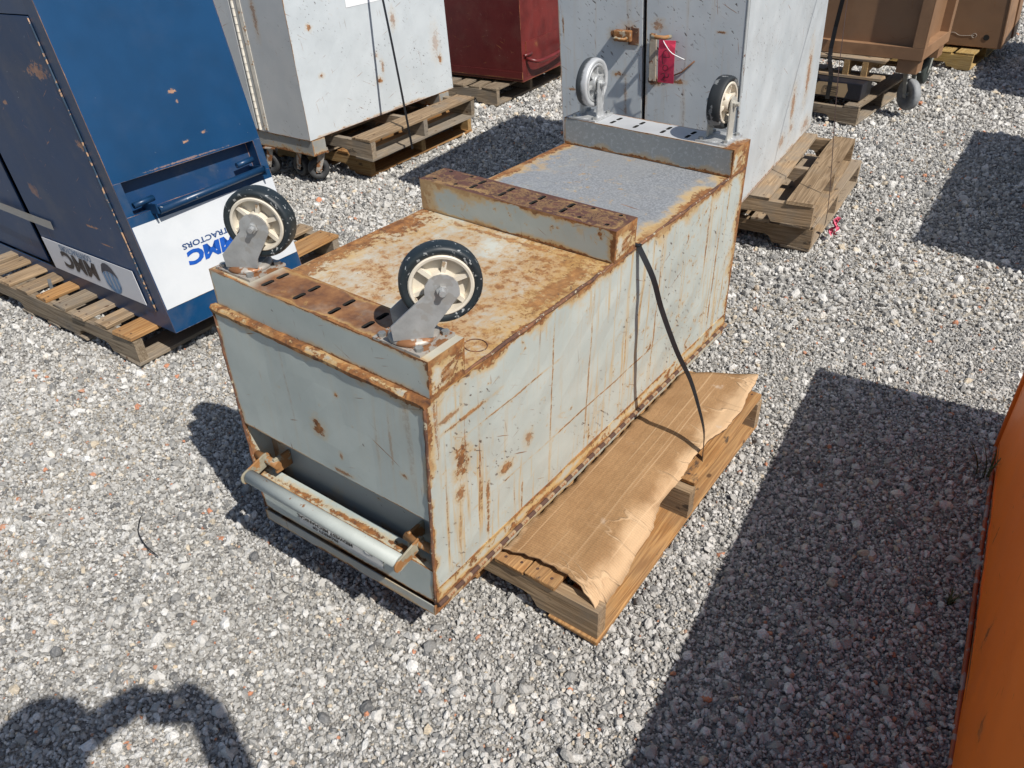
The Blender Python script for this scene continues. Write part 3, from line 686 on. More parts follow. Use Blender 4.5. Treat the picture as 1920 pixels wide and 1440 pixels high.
# lid underneath, hinge along its right edge
lid_m = painted('lid_paint', (0.33, 0.335, 0.305), WB, ZH - Z0, edge=(.012, .012, .006, .006), spot=.66, chip=.69, scratch=.9, rough=.5, base2=(.27, .28, .265), dirt=.4)
lid_side = painted('lid_side_paint', (0.46, 0.46, 0.40), LB, ZH - Z0, edge=(.30, .03, .004, .012), spot=.60, chip=.72, streak=.9, stain=.8)
lid = panel('lid', lambda s, t: C(-.006, s, Z0 + t), WB + .001, ZH - Z0 - .008, lid_m, chest, 4, 1, .003, -UN)
panel('lid_side', lambda s, t: C(-.006 + s, WB + .001, Z0 + t), LB, ZH - Z0 - .007, lid_side, lid, 6, 1, .003, VN)
panel('lid_side', lambda s, t: C(LB - s, 0, Z0 + t), LB, ZH - Z0 - .008, lid_m, lid, 2, 1, .003, -VN)
panel('lid_end', lambda s, t: C(LB, WB - s, Z0 + t), WB, ZH - Z0 - .008, lid_m, lid, 2, 1, .003, UN)
panel('lid_sheet', lambda s, t: C(s, t, Z0 + .003), LB, WB, lid_m, lid, 2, 2, .002, -UP)
leaf_m = painted('hinge_leaf_paint', (0.46, 0.45, 0.37), LB, .045, edge=(.02, .02, .014, .016), spot=.56, streak=.9, stain=.9, rough=.6)
hinge = panel('hinge', lambda s, t: C(s, WB + .0045 - t * .05, ZH + .004 + t), LB - .005, .040, leaf_m, chest, 6, 1, .003, VN)
kl = LB / 54
kv, kf = tube_v([(-kl * .49, 0, 0), (kl * .49, 0, 0)], .0062, 10)
kn_a = mesh_of('hinge_knuckle', kv, kf, RUST_DK); kn_b = mesh_of('hinge_knuckle', kv, kf, plain('hinge_light', (.33, .235, .14), .6, 0, .4, 90, .0005, spots=(90, .55, (.20, .08, .03))))
rx = UN.to_track_quat('X', 'Z').to_matrix().to_4x4()
for i in range(54):
    mw = rx.copy(); mw.translation = C((i + .5) * kl, WB + .0085, ZH - .001); inst('hinge_knuckle', kn_a if i % 2 == 0 else kn_b, hinge, mw)

# handle in the recess: bar between two flat arms that pivot on short rods
hb_m = plain('handle_paint', (0.39, 0.42, 0.395), .58, 0, .12, 20, .0004, spots=(55, .66, (.22, .10, .04)))
hr_m = plain('handle_rust', (0.33, 0.30, 0.22), .7, 0, .35, 40, .0008, spots=(30, .47, (.27, .13, .045)))
handle = tube('handle', [C(-.049, .044, .336), C(-.049, .30, .335), C(-.049, .562, .337)], .0172, hb_m, chest, 16)
def arm(v):
    pts = []; n = 8; L0, L1, r = (-.055, .335), (.010, .350), .0175
    d = V((L1[0] - L0[0], L1[1] - L0[1], 0)).normalized(); pr = V((-d.y, d.x, 0))
    for k in range(n): a = math.pi / 2 + math.pi * k / (n - 1); q = V((L0[0], L0[1], 0)) + d * (r * math.cos(a)) + pr * (r * math.sin(a)); pts.append(q)
    for k in range(n): a = -math.pi / 2 + math.pi * k / (n - 1); q = V((L1[0], L1[1], 0)) + d * (r * math.cos(a)) + pr * (r * math.sin(a)); pts.append(q)
    m_ = len(pts); vs = [C(q.x, v - .0025, q.y) for q in pts] + [C(q.x, v + .0025, q.y) for q in pts]
    fs = [tuple(range(m_))[::-1], tuple(range(m_, 2 * m_))] + [(i, (i + 1) % m_, (i + 1) % m_ + m_, i + m_) for i in range(m_)]
    return bevel(mobj('handle_arm', vs, fs, hr_m, handle), .0008, 1)
arm(.040); arm(.5660)
tube('pivot_rod', [C(.012, .003, .350), C(.012, .086, .348)], .0105, hr_m, handle, 12)
tube('pivot_rod', [C(.012, .525, .350), C(.012, .612, .350)], .0105, hr_m, handle, 12)
for v in (.075, .535):
    box('pivot_bracket', C, (.008, v - .004, .322), (UR - .001, v + .004, .365), hr_m, handle, .002)
box('slot_cover', C, (UR - .005, .03, .415), (UR - .0005, .125, .421), RUSTY, chest, 0.001)
box('slot_cover', C, (UR - .005, .52, .415), (UR - .0005, .595, .421), RUSTY, chest, 0.001)

# sticker below the handle, printed upside down now
def stk_extra(m, col, X, Y, vec, nA, nB): return m.mix(m.sm(m.noise(vec, 12, 5, .6), .5, .7, 0, .35), col, (.45, .43, .38))
stk_m = painted('sticker_paper', (0.60, 0.60, 0.58), .30, .06, edge=(0, 0, 0, 0), spot=1, chip=.74, extra=stk_extra, rough=.5, dent=.001)
stk = panel('sticker', lambda s, t: C(-.0042, .150 + s, .2090 + t), .302, .046, stk_m, chest, 4, 1, .0006, -UN)
SX = (C(0, 0, .23) - C(0, WB, .23)).normalized(); SY = (C(0, .3, .2) - C(0, .3, .3)).normalized()
letters('lettering', 'PROPERTY OF', .0125, C(-.0055, .295, .2215), SX, SY, INK, stk, .0004, width=.092)
letters('lettering', 'MIDWEST MECHANICAL', .0145, C(-.0055, .350, .2365), SX, SY, INK, stk, .0005, width=.200)
mk = [(C(-.0055, .438 - .02 * math.cos(a), .236 + .011 * math.sin(a))) for a in [k * math.pi / 7 for k in range(8)]]
tube('emblem', mk, .0011, INK, stk, 5)
mk = [C(-.0055, .405 + .012 * math.cos(a), .242 + .007 * math.sin(a)) for a in [k * math.pi / 8 for k in range(17)]]
tube('emblem', mk, .0011, plain('grey_ink', (.33, .33, .33)), stk, 5)

# ------------------------------------------------------------------ casters (built once in a local frame: axle along x, swivel lead along y)
WS = 0.765     # six-inch wheels
tyre_prof = [(-.018, .078), (-.021, .084), (-.0235, .091), (-.0215, .0972), (-.016, .1003), (-.008, .1016), (.008, .1016), (.016, .1003), (.0215, .0972), (.0235, .091), (.021, .084), (.018, .078)]
rim_prof = [(-.0215, .0705), (-.0225, .0765), (-.0205, .0795), (.0205, .0795), (.0225, .0765), (.0215, .0705), (.012, .0685), (.0035, .066), (.0030, .035), (.0225, .033), (.0265, .030), (.0265, .010), (-.0265, .010), (-.0265, .030), (-.0225, .033), (-.0030, .035), (-.0035, .066), (-.012, .0685)]
def wheel_meshes(tm, rm):
    t = mesh_of('tyre', *lathe([(x * .92, r * WS) for x, r in tyre_prof], 48), tm, True)
    vs, fs = lathe([(x * .92, r * WS) for x, r in rim_prof], 48); vs = list(vs); fs = list(fs)
    for k in range(6):
        a = 2 * math.pi * k / 6 + .3
        for sgn in (1, -1):
            P = lambda x, y, z: V((sgn * x * .92, WS * (y * math.cos(a) - z * math.sin(a)), WS * (y * math.sin(a) + z * math.cos(a))))
            bv, bf = boxv(P, (.002, .030, -.0055), (.017, .071, .0055)); b0 = len(vs)
            vs += bv; fs += [tuple(b0 + i for i in (f if sgn > 0 else f[::-1])) for f in bf]
    r = mesh_of('wheel_rim', vs, fs, rm)
    r.polygons.foreach_set('use_smooth', [i < 48 * len(rim_prof) for i in range(len(r.polygons))])
    r.set_sharp_from_angle(angle=R(35))
    return t, r
def flat_plate(pts, x, th):
    n = len(pts); vs = [(x, *p) for p in pts] + [(x + th, *p) for p in pts]
    return vs, [tuple(range(n))[::-1], tuple(range(n, 2 * n))] + [(i, (i + 1) % n, (i + 1) % n + n, i + n) for i in range(n)]
def fork_mesh(mat, lead, hub, swivel=True, slot=True):
    vs, fs = [], []
    def addg(v, f):
        b = len(vs); vs.extend(v); fs.extend(tuple(b + i for i in q) for q in f)
    base = .016 if swivel else .005
    for s in (-1, 1):
        if swivel:
            pts = [(-.038, base), (.036, base), (.040, base + .02), (lead + .032, hub - .012)] + [(lead + .032 * math.cos(a), hub + .030 * math.sin(a)) for a in [math.pi * k / 8 for k in range(9)]] + [(lead - .032, hub - .008), (-.040, base + .03)]
        else:
            pts = [(-.022, base), (.022, base), (.020, base + .02), (.0205, hub - .01)] + [(.0205 * math.cos(a), hub + .0205 * math.sin(a)) for a in [math.pi * k / 8 for k in range(9)]] + [(-.0205, hub - .01), (-.020, base + .02)]
        addg(*flat_plate(pts, s * .033 - .002, .0045))
        bx, bf = tube_v([(s * .036, lead, hub), (s * .042, lead, hub)], .011, 6); addg(bx, bf)
        bx, bf = tube_v([(s * .042, lead, hub), (s * .052, lead, hub)], .0062, 10); addg(bx, bf)
    if swivel:
        P = lambda x, y, z: V((x, y, z)); addg(*boxv(P, (-.033, -.034, .0145), (.033, .034, .0185)))
    return mesh_of('fork', vs, fs, mat)
def ring_mesh(mat):
    prof = [(.0045, .0), (.0045, .047), (.008, .050), (.012, .049), (.0165, .043), (.0165, 0.0)]
    vs, fs = lathe(prof, 36); vs = [(y, z, x) for x, y, z in vs]
    return mesh_of('swivel_ring', vs, fs, mat, True)
def plate_mesh(lx, ly, mat, bmat):
    P = lambda x, y, z: V((x, y, z)); vs, fs = boxv(P, (-lx / 2, -ly / 2, 0), (lx / 2, ly / 2, .0055)); mi = [0] * 6
    for sx in (-1, 1):
        for sy in (-1, 1):
            c = (sx * (lx / 2 - .013), sy * (ly / 2 - .013))
            bv, bf = tube_v([(c[0], c[1], .0055), (c[0], c[1], .0125)], .0082, 6); b = len(vs)
            vs += bv; fs = list(fs) + [tuple(b + i for i in f) for f in bf]; mi += [1] * len(bf)
    me = mesh_of('caster', vs, fs, [mat, bmat]); me.polygons.foreach_set('material_index', mi); return me
tA, rA = wheel_meshes(TYRE, RIM); tB, rB = wheel_meshes(SILVER_TYRE, SILVER_RIM); tC, rC = wheel_meshes(TYRE_GREY, RIM)
HUB = .112
FORK = plain('fork_steel', (0.43, 0.44, 0.44), .36, .45, .3, 25, .0004, spots=(14, .56, (.36, .355, .34)))
fk_sw = fork_mesh(FORK, .048, HUB); fk_sw2 = fork_mesh(FORK, .060, HUB); fk_sil = fork_mesh(SILVER, 0, HUB, False); fk_pale = fork_mesh(plain('fork_pale', (0.55, 0.53, 0.47), .5, .3, .2, 40, .0005), 0, HUB, False)
rgm = ring_mesh(ZINC_RUST); pl_n = plate_mesh(.122, .100, ZINC_RUST, ZINC); pl_f = plate_mesh(.105, .118, SILVER, ZINC)
def caster(u, v, axis_yaw, plate_me, fork_me, tyre_me, rim_me, ring=None, lead=0.0, label=None):
    o = C(u, v, ZS + .0008)
    ex = yv(axis_yaw); ey = UP.cross(ex)
    def mat(e1, pos):
        e2 = UP.cross(e1); q = Matrix((e1, e2, UP)).transposed().to_4x4(); q.translation = pos; return q
    pe = VN.copy(); pe.z = 0; pe.normalize()
    root = inst('caster', plate_me, chest, mat(pe, o)); WL[root] = None
    if label: root['label'] = label
    inv = mat(pe, o).inverted()
    def sub(nm, me, mw):
        q = bpy.data.objects.new(nm, me); link(q, root); q.matrix_basis = inv @ mw
    sub('fork', fork_me, mat(ex, o))
    if ring: sub('swivel_ring', ring, mat(ex, o))
    w = mat(ex, o + ey * lead + UP * HUB)
    sub('tyre', tyre_me, w); sub('wheel_rim', rim_me, w)
# yaw of the face that shows; the lead runs to the left of that axis seen from above
caster(.074, .074, -101, pl_n, fk_sw, tA, rA, rgm, .048)
caster(.064, .546, -83, pl_n, fk_sw2, tA, rA, rgm, .060)
caster(1.532, .071, -36, pl_f, fk_sil, tB, rB, None, 0.0, label='silver-sprayed caster')
caster(1.546, .536, -38, pl_f, fk_pale, tC, rC, None, 0.0, label='worn black caster with cream rim')

# ------------------------------------------------------------------ strap over the rusty chest
pts = [C(.858, .02, ZT + .004), C(.858, WB - .05, ZT + .004), C(.858, WB - .002, ZT + .006)]
line = [(0.344, 1.887, 0.752), (0.382, 1.869, 0.67), (0.407, 1.849, 0.584), (0.453, 1.817, 0.462), (0.495, 1.795, 0.374), (0.525, 1.77, 0.281), (0.543, 1.75, 0.206), (0.541, 1.722, 0.137)]
P0 = C(.858, WB + .006, ZT - .004); sh = P0 - V(line[0])
pts += [V(p) + sh * (1 - i / 7) for i, p in enumerate(line)]
pts += [V((0.540, 1.712, .118)), V((.528, 1.70, .106)), V((.48, 1.74, .105))]
def smooth_pts(ps, k=4):
    ps = [V(p) for p in ps]; out = []
    for i in range(len(ps) - 1):
        p0, p1, p2, p3 = ps[max(i - 1, 0)], ps[i], ps[i + 1], ps[min(i + 2, len(ps) - 1)]
        for j in range(k):
            t = j / k
            out.append(0.5 * ((2 * p1) + (p2 - p0) * t + (2 * p0 - 5 * p1 + 4 * p2 - p3) * t * t + (3 * p1 - p0 - 3 * p2 + p3) * t ** 3))
    return out + [ps[-1]]
sp_ = smooth_pts(pts)
o = ribbon('strap', sp_, [UN + VN * (.35 * math.sin(k * .11)) for k in range(len(sp_))], .0175, .0012, BLACKSTRAP)
tag(o, 'black plastic strap over the middle skid of the rusty chest slanting down to its pallet', 'strap', 'black straps')

# ------------------------------------------------------------------ cardboard on the pallet
def card_mat():
    m = M('cardboard'); uv = m.coord('UV'); sp = m.n('ShaderNodeSeparateXYZ', None, Vector=uv); X, Y = sp.outputs[0], sp.outputs[1]
    cr = m.noise(m.mapv(uv, scale=(.22, 60, 1)), 1.0, 2, .5)
    wkn = m.noise(m.mapv(uv, scale=(10, 3, 1), rot=(0, 0, .7)), 1.0, 3, .5, .8)
    wk = m.mul(m.sm(m.math('ABSOLUTE', m.sub(wkn, .5)), .022, .0), m.mul(m.mx(m.sm(Y, .15, .22), m.mul(m.sm(X, .35, .05), .8)), m.sm(m.noise(uv, 4.0, 3, .5), .42, .58)))
    fl = m.math('SINE', m.mul(X, 2 * math.pi / .0075)); ln = m.math('SINE', m.mul(Y, 2 * math.pi / .012))
    mot = m.noise(uv, 7.0, 6, .65); fine = m.noise(m.mapv(uv, scale=(90, 220, 1)), 1.0, 4, .6)
    col = m.mix(m.sm(mot, .35, .65), (0.265, 0.152, 0.070), (0.330, 0.198, 0.096))
    col = m.mix(m.sm(fine, .35, .65, .35, 0), col, (.17, .10, .052))
    col = m.mix(m.sm(cr, .62, .69, 0, .5), col, (0.50, 0.345, 0.205))
    pl = m.math('ABSOLUTE', m.sub(m.math('FRACT', m.add(m.mul(Y, 15.0), m.mul(m.sub(m.noise(m.mapv(uv, scale=(.9, 5, 1)), 1.0, 2), .5), .16))), .5))
    col = m.mix(m.mul(m.sm(pl, .045, .0), m.sm(m.noise(m.mapv(uv, scale=(2, 25, 1)), 1.0, 3), .42, .62, 0, .7)), col, (0.50, 0.345, 0.205))
    col = m.mix(m.mul(m.sm(fl, .2, 1.0), .16), col, (.20, .12, .06))
    col = m.mix(m.mul(wk, .6), col, (.56, .40, .25))
    edge = m.mx(m.sm(m.add(Y, m.mul(m.sub(mot, .5), .10)), .195, .25), m.sm(m.add(Y, m.mul(m.sub(mot, .5), .05)), .012, .0))
    col = m.mix(m.mul(edge, .75), col, (0.56, 0.39, 0.235))
    col = m.mix(m.sm(m.noise(uv, 9.0, 4, .6), .64, .72, 0, .45), col, (.50, .43, .36))
    h = m.add(m.add(m.mul(fl, .16), m.mul(wk, 1.6)), m.add(m.mul(cr, 1.0), m.mul(fine, .12)))
    return m.out(col, .85, 0, h, .003, .8, .2)
Lc = [(-0.039, 1.382), (-0.004, 1.429), (0.04, 1.484), (0.165, 1.631), (0.259, 1.754), (0.366, 1.888), (0.465, 2.01), (0.572, 2.150)]
Rc = [(0.176, 1.208), (0.309, 1.389), (0.355, 1.459), (0.385, 1.560), (0.470, 1.652), (0.541, 1.747), (0.631, 1.838), (0.700, 1.915), (0.806, 2.098)]
def curve(ps, n):
    ps = [V((*p, 0)) for p in ps]; ln = [0]
    for a, b in zip(ps, ps[1:]): ln.append(ln[-1] + (b - a).length)
    out = []
    for i in range(n + 1):
        t = ln[-1] * i / n; k = max(j for j in range(len(ps) - 1) if ln[j] <= t + 1e-9)
        f = (t - ln[k]) / (ln[k + 1] - ln[k]); out.append(ps[k].lerp(ps[k + 1], f))
    return out, ln[-1]
NU, NV = 64, 20
card_uv = lambda p: ((V(p) - V((.18, 1.19, 0))).dot(yv(54.2)), .285 - (V(p) - V((.18, 1.19, 0))).dot(yv(144.2)))
la, ll = curve(Lc, NU); ra, rl = curve(Rc, NU)
for i in range(NU + 1):      # torn, uneven border
    la[i] += V((-.6, -.8, 0)) * 0 + V((.8, -.6, 0)) * (.003 * math.sin(i * 1.9) + .002 * math.sin(i * .7))
    ra[i] += V((.8, -.6, 0)) * (.0022 * math.sin(i * .83 + 1) + .002 * math.sin(i * .31) + .0012 * math.sin(i * 2.9))
vs = []; fs = []; us = []; rg = random.Random(11)
for i in range(NU + 1):
    s = i / NU
    for j in range(NV + 1):
        t = j / NV; p = la[i].lerp(ra[i], t) + yv(53) * (.026 * math.sin(math.pi * t) * max(0, 1 - s * 12) + .003 * math.sin(j * 2.1) * max(0, 1 - s * 30))
        sag = .022 * max(0, t - .72) / .28 * max(0.0, 1 - s * 1.55) if s < .62 else 0
        bulge = .010 * math.exp(-((s - .34) / .06) ** 2) * math.exp(-((t - .98) / .10) ** 2) + .012 * math.exp(-((s - .60) / .05) ** 2) * math.exp(-((t - 1) / .08) ** 2)
        wave = .0022 * math.sin(t * 9 + s * 5) + .0016 * math.sin(s * 17 + t * 3)
        z = .1345 + wave - sag + bulge + .004 * math.sin(math.pi * t) + (.012 * max(0, s - .9) / .1 * t)
        if t > .88 and s < .62: z -= (t - .88) / .12 * .030 * (0.6 + .4 * math.sin(s * 21)) * (1 - s * .9)
        if t < .12: z = max(z, .136)
        if s < .03: z += .004
        p.z = max(z, .085 if t > .8 else .128); vs.append(p)
for i in range(NU):
    for j in range(NV):
        q = [(i, j), (i, j + 1), (i + 1, j + 1), (i + 1, j)]
        fs.append(tuple(a * (NV + 1) + b for a, b in q)); us.append([card_uv(vs[a * (NV + 1) + b]) for a, b in q])
o = mobj('cardboard', vs, fs, [card_mat(), plain('cardboard_core', (.20, .12, .065), .9, 0, .4, 200)], None, us, smooth=True)
sd = o.modifiers.new('thickness', 'SOLIDIFY'); sd.thickness = .0045; sd.offset = 1; sd.material_offset_rim = 1
tag(o, 'brown corrugated cardboard sheet spread over the pallet beside the rusty chest', 'cardboard sheet')

# ------------------------------------------------------------------ blue chest on the left
bA = V((-1.251, 2.543, .135)); b1 = yv(51.14); b2 = yv(141.14) + V((0, 0, -.05)); bU = V((-.157, .117, 1)); bW, bL, bH = .6145, 1.52, 1.27
n1 = b1.cross(bU).normalized(); n2 = bU.cross(b2).normalized()
n1 = n1 if n1.dot(V((1, -1, 0))) > 0 else -n1; n2 = n2 if n2.dot(V((-1, -1, 0))) > 0 else -n2
def BF(s, z, o=0.0): return bA + b1 * s + bU * z + n1 * o          # right-hand end face
def BL(s, z, o=0.0): return bA + b2 * s + bU * z + n2 * o          # long left face
bluec = empty('tool_chest', bA + b1 * .3 + b2 * .7, 'tall dark blue steel chest on a pallet, its white printed band upside down', 'tool chest')
BLUE = (0.003, 0.044, 0.122)
bl_kw = dict(chip=.735, chipcol=(.35, .40, .44), rust=[(0.2, (.20, .09, .05)), (0.6, (.42, .24, .15))], stain=.15, stain_col=(.06, .08, .09))
bf_m = painted('blue_end_paint', BLUE, bW, bH, edge=(.0012, .0008, .001, .001), spot=.80, base2=(0.003, 0.037, 0.102), rough=.33,
               marks=((.33, .233, .020, .009, .9), (.338, .20, .006, .008, .6), (.318, .065, .016, .008, .9), (.395, .078, .014, .006, .8), (.30, .008, .22, .004, .5)), dirt=.03, **bl_kw)
RZ0, RZ1, RS0, RS1 = .437, .552, .03, .582
panel('end_panel', lambda s, t: BF(s, RZ1 + t), bW, bH - RZ1, bf_m, bluec, 4, 4, .003, n1, .001)
bfl_m = painted('blue_end_low_paint', BLUE, bW, RZ0, edge=(.001, .001, .001, .001), spot=.80, base2=(0.003, 0.037, 0.102), rough=.35, dirt=.15, **bl_kw)
panel('end_panel', lambda s, t: BF(s, t), bW, RZ0, bfl_m, bluec, 4, 3, .003, n1)
panel('end_frame', lambda s, t: BF(s, RZ0 + t), RS0, RZ1 - RZ0, bfl_m, bluec, 1, 1, .003, n1)
panel('end_frame', lambda s, t: BF(RS1 + s, RZ0 + t), bW - RS1, RZ1 - RZ0, bfl_m, bluec, 1, 1, .003, n1)
rec_b = painted('blue_recess_paint', (0.006, 0.038, 0.10), .55, .12, edge=(.001, .001, .001, .001), spot=.78, base2=(.007, .04, .12), rough=.4, dirt=.3, **bl_kw)
panel('recess_panel', lambda s, t: BF(RS0 + s, RZ0 - .0 + t, -.055), RS1 - RS0, RZ1 - RZ0, rec_b, bluec, 1, 1, .003, n1)
for z, f in ((RZ1, 1), (RZ0, 0)): panel('recess_roof' if f else 'recess_floor', lambda s, t, z=z: BF(RS0 + s, z, -.055 + t), RS1 - RS0, .054, rec_b, bluec, 1, 1, .002, -UP if f else UP)
for s_, nn in ((RS0, b1), (RS1, -b1)): panel('recess_side', lambda s, t, s_=s_: BF(s_, RZ0 + t, -.055 + s), .054, RZ1 - RZ0, rec_b, bluec, 1, 1, .002, nn)
bhm = plain('blue_handle_paint', (0.006, 0.038, 0.10), .35, 0, .25, 25, .0003, spots=(40, .68, (.30, .32, .33)))
bh = tube('handle', [BF(.105, .432, .035), BF(.33, .440, .035), BF(.562, .447, .035)], .0135, bhm, bluec, 14)
for s in (.095, .566):
    vs, fs = boxv(lambda x, y, z: BF(s + x, .437 + y, z), (-.003, -.012, -.05), (.003, .022, .05))
    mobj('handle_arm', vs, fs, bhm, bh)
tube('pivot_rod', [BF(.045, .467, -.01), BF(.125, .472, -.01)], .011, bhm, bh, 10)
tube('pivot_rod', [BF(.485, .482, -.01), BF(.56, .487, -.01)], .011, bhm, bh, 10)
# white band with upside-down lettering
def band_extra(m, col, X, Y, vec, nA, nB): return m.mix(m.sm(m.noise(vec, 9, 5, .6), .5, .75, 0, .35), col, (.55, .56, .57))
band_m = painted('band_white', (0.57, 0.59, 0.61), bW, .31, edge=(0, 0, .001, 0), spot=.82, chip=.76, base2=(.51, .535, .56), extra=band_extra, rough=.4, stain=.1, chipcol=(.10, .14, .22))
band = panel('white_band', lambda s, t: BF(.004 + s, .092 + t, .0015), bW - .006, .31, band_m, bluec, 3, 1, .001, n1)
MB_ = plain('print_blue', (0.010, 0.085, 0.40), .4)
letters('lettering', 'MMC', .068, BF(.372, .256, .003), -b1, -bU, MB_, band, .0036, .12, width=.222)
letters('lettering', 'CONTRACTORS', .028, BF(.440, .288, .003), -b1, bU * -1, plain('print_navy', (0.02, 0.06, 0.18), .45), band, .0006, width=.290)
# long left face: door, gap, second door, sticker, tape
bs_m = painted('blue_door_paint', (0.012, 0.042, 0.110), .79, 1.0, edge=(0, 0, 0, 0), spot=.80, base2=(0.009, 0.034, 0.092), rough=.48, scratch=.5,
               marks=((.10, .83, .10, .030, .75), (.02, .60, .03, .025, .8), (.62, .36, .05, .035, .5), (.22, .28, .05, .006, .9), (.16, .22, .05, .004, .9), (.5, .7, .03, .01, .8)), dirt=.15, **bl_kw)
fr_m = painted('blue_frame_paint', (0.012, 0.045, 0.115), bL, .1, edge=(0, 0, 0, 0), spot=.80, base2=(.018, .04, .085), rough=.38, dirt=.2, **bl_kw)
panel('frame_sheet', lambda s, t: BL(s, t, 0), bL, .07, fr_m, bluec, 4, 1, .003, n2)
panel('frame_sheet', lambda s, t: BL(s, .07 + t, 0), .072, bH - .07, fr_m, bluec, 1, 4, .003, n2)
panel('frame_sheet', lambda s, t: BL(s + .072, 1.078 + t, 0), bL - .072, bH - 1.078, fr_m, bluec, 2, 1, .003, n2)
ld = panel('door', lambda s, t: BL(.080 + s, .074 + t, .004), .785, 1.0, bs_m, bluec, 4, 4, .006, n2, .001)
panel('door', lambda s, t: BL(.965 + s, .074 + t, -.012), .545, 1.0, bs_m, bluec, 2, 2, .006, n2)
panel('back_sheet', lambda s, t: BL(.75 + s, .07 + t, -.09), .30, 1.0, plain('blue_gap_shade', (.012, .02, .035), .6), bluec, 1, 1, .003, n2)  # sheet coloured dark to carry the shade deep in the door gap
panel('gap_post', lambda s, t: BL(.925 + s, .07 + t, -.035), .030, 1.0, fr_m, bluec, 1, 1, .004, n2)
tube('edge_weld', [BL(.0765, .07 + 1.0 * i / 40, .004 + random.uniform(-.0006, .0006)) for i in range(41)], [.0028 + random.uniform(-.0009, .001) for _ in range(41)],
     plain('blue_seam', (.03, .06, .10), .5, 0, .3, 60, .001, spots=(45, .53, (.40, .25, .15))), bluec, 6)
panel('top_sheet', lambda s, t: bA + b1 * s + b2 * t + bU * bH, bW, bL, fr_m, bluec, 1, 1, .003, UP)
panel('back_panel', lambda s, t: bA + b1 * (bW - .002) + b2 * s + bU * t, bL, bH, fr_m, bluec, 1, 1, .003, -n2)
panel('end_panel', lambda s, t: bA + b1 * (bW - s) + b2 * bL + bU * t, bW, bH, fr_m, bluec, 1, 1, .003, -n1)
panel('floor_sheet', lambda s, t: bA + b1 * (s + .003) + b2 * (t + .003) + UP * .002, bW - .008, bL - .006, fr_m, bluec, 1, 1, .002, -UP)
st_w = painted('sign_white', (0.56, 0.57, 0.60), .72, .14, edge=(0, 0, 0, 0), spot=1, chip=.77, base2=(.52, .53, .56), rough=.4, dent=.001)
sgn = panel('sign', lambda s, t: BL(.120 + s, .088 + t - .006 * s, .011), .725, .134, st_w, ld, 2, 1, .002, n2)
letters('lettering', 'MMC', .094, BL(.43, .182, .0125), b2, -bU, plain('print_black_blue', (.018, .018, .026), .45), sgn, .004, .08, width=.29)
letters('lettering', 'CONTRACTORS', .034, BL(.44, .213, .0125), b2, -bU, plain('print_grey_blue', (.12, .20, .32), .45), sgn, .0008, width=.26)
# round emblem: dark cap, three bars
ec, er = (.325, .150), .062
def disc(lo, hi, nm, mat):
    v_ = []; n = 18
    for k in range(n + 1):
        x = lo + (hi - lo) * k / n; y = math.sqrt(max(0, 1 - x * x)); v_.append((x, y))
    return v_
def strip(x0, x1, y0f, y1f, mat):
    v_ = []; n = 6
    for k in range(n + 1):
        x = x0 + (x1 - x0) * k / n; c = math.sqrt(max(0, 1 - x * x)); v_.append((x, y0f(c), y1f(c)))
    vs = [BL(ec[0] + x * er, ec[1] + a * er, .0128) for x, a, b in v_] + [BL(ec[0] + x * er, ec[1] + b * er, .0128) for x, a, b in v_]
    mobj('emblem', vs, [(i, i + 1, n + 2 + i, n + 1 + i) for i in range(n)], mat, sgn)
eD, eB = plain('emblem_dark', (.018, .030, .06), .45), plain('emblem_blue', (.14, .28, .48), .45)
strip(-.96, .96, lambda c: max(.42 * c, .45 * c), lambda c: c, eD)
for x0, x1 in ((-.92, -.62), (-.42, -.12), (.10, .38), (.58, .90)): strip(x0, x1, lambda c: -c, lambda c: .42 * c, eB if x0 < .5 else eB)
strip(-.9, .9, lambda c: -c, lambda c: -.72 * c, eB)
tp = M('clear_tape'); tp.b.inputs['Alpha'].default_value = .55; tp.out((.42, .40, .36), .3)
tape = ribbon('tape', [BL(1.22, .300, .011), BL(1.0, .300, .013), BL(.92, .298, .013), BL(.67, .296, .0115)], bU, .036, .0006, tp.mat)
tag(tape, 'strip of brownish clear tape across the doors of the blue chest', 'tape')
o = ribbon('strap', [V((-1.955, 3.035, .142)), V((-1.947, 3.018, .130)), V((-1.943, 3.010, .10)), V((-1.92, 2.99, .03)), V((-1.88, 2.985, .012))], b1, .014, .0015, plain('strap_grey', (.10, .105, .11), .4))
tag(o, 'thin dark strap running down the side of the blue chest pallet', 'strap', 'black straps')

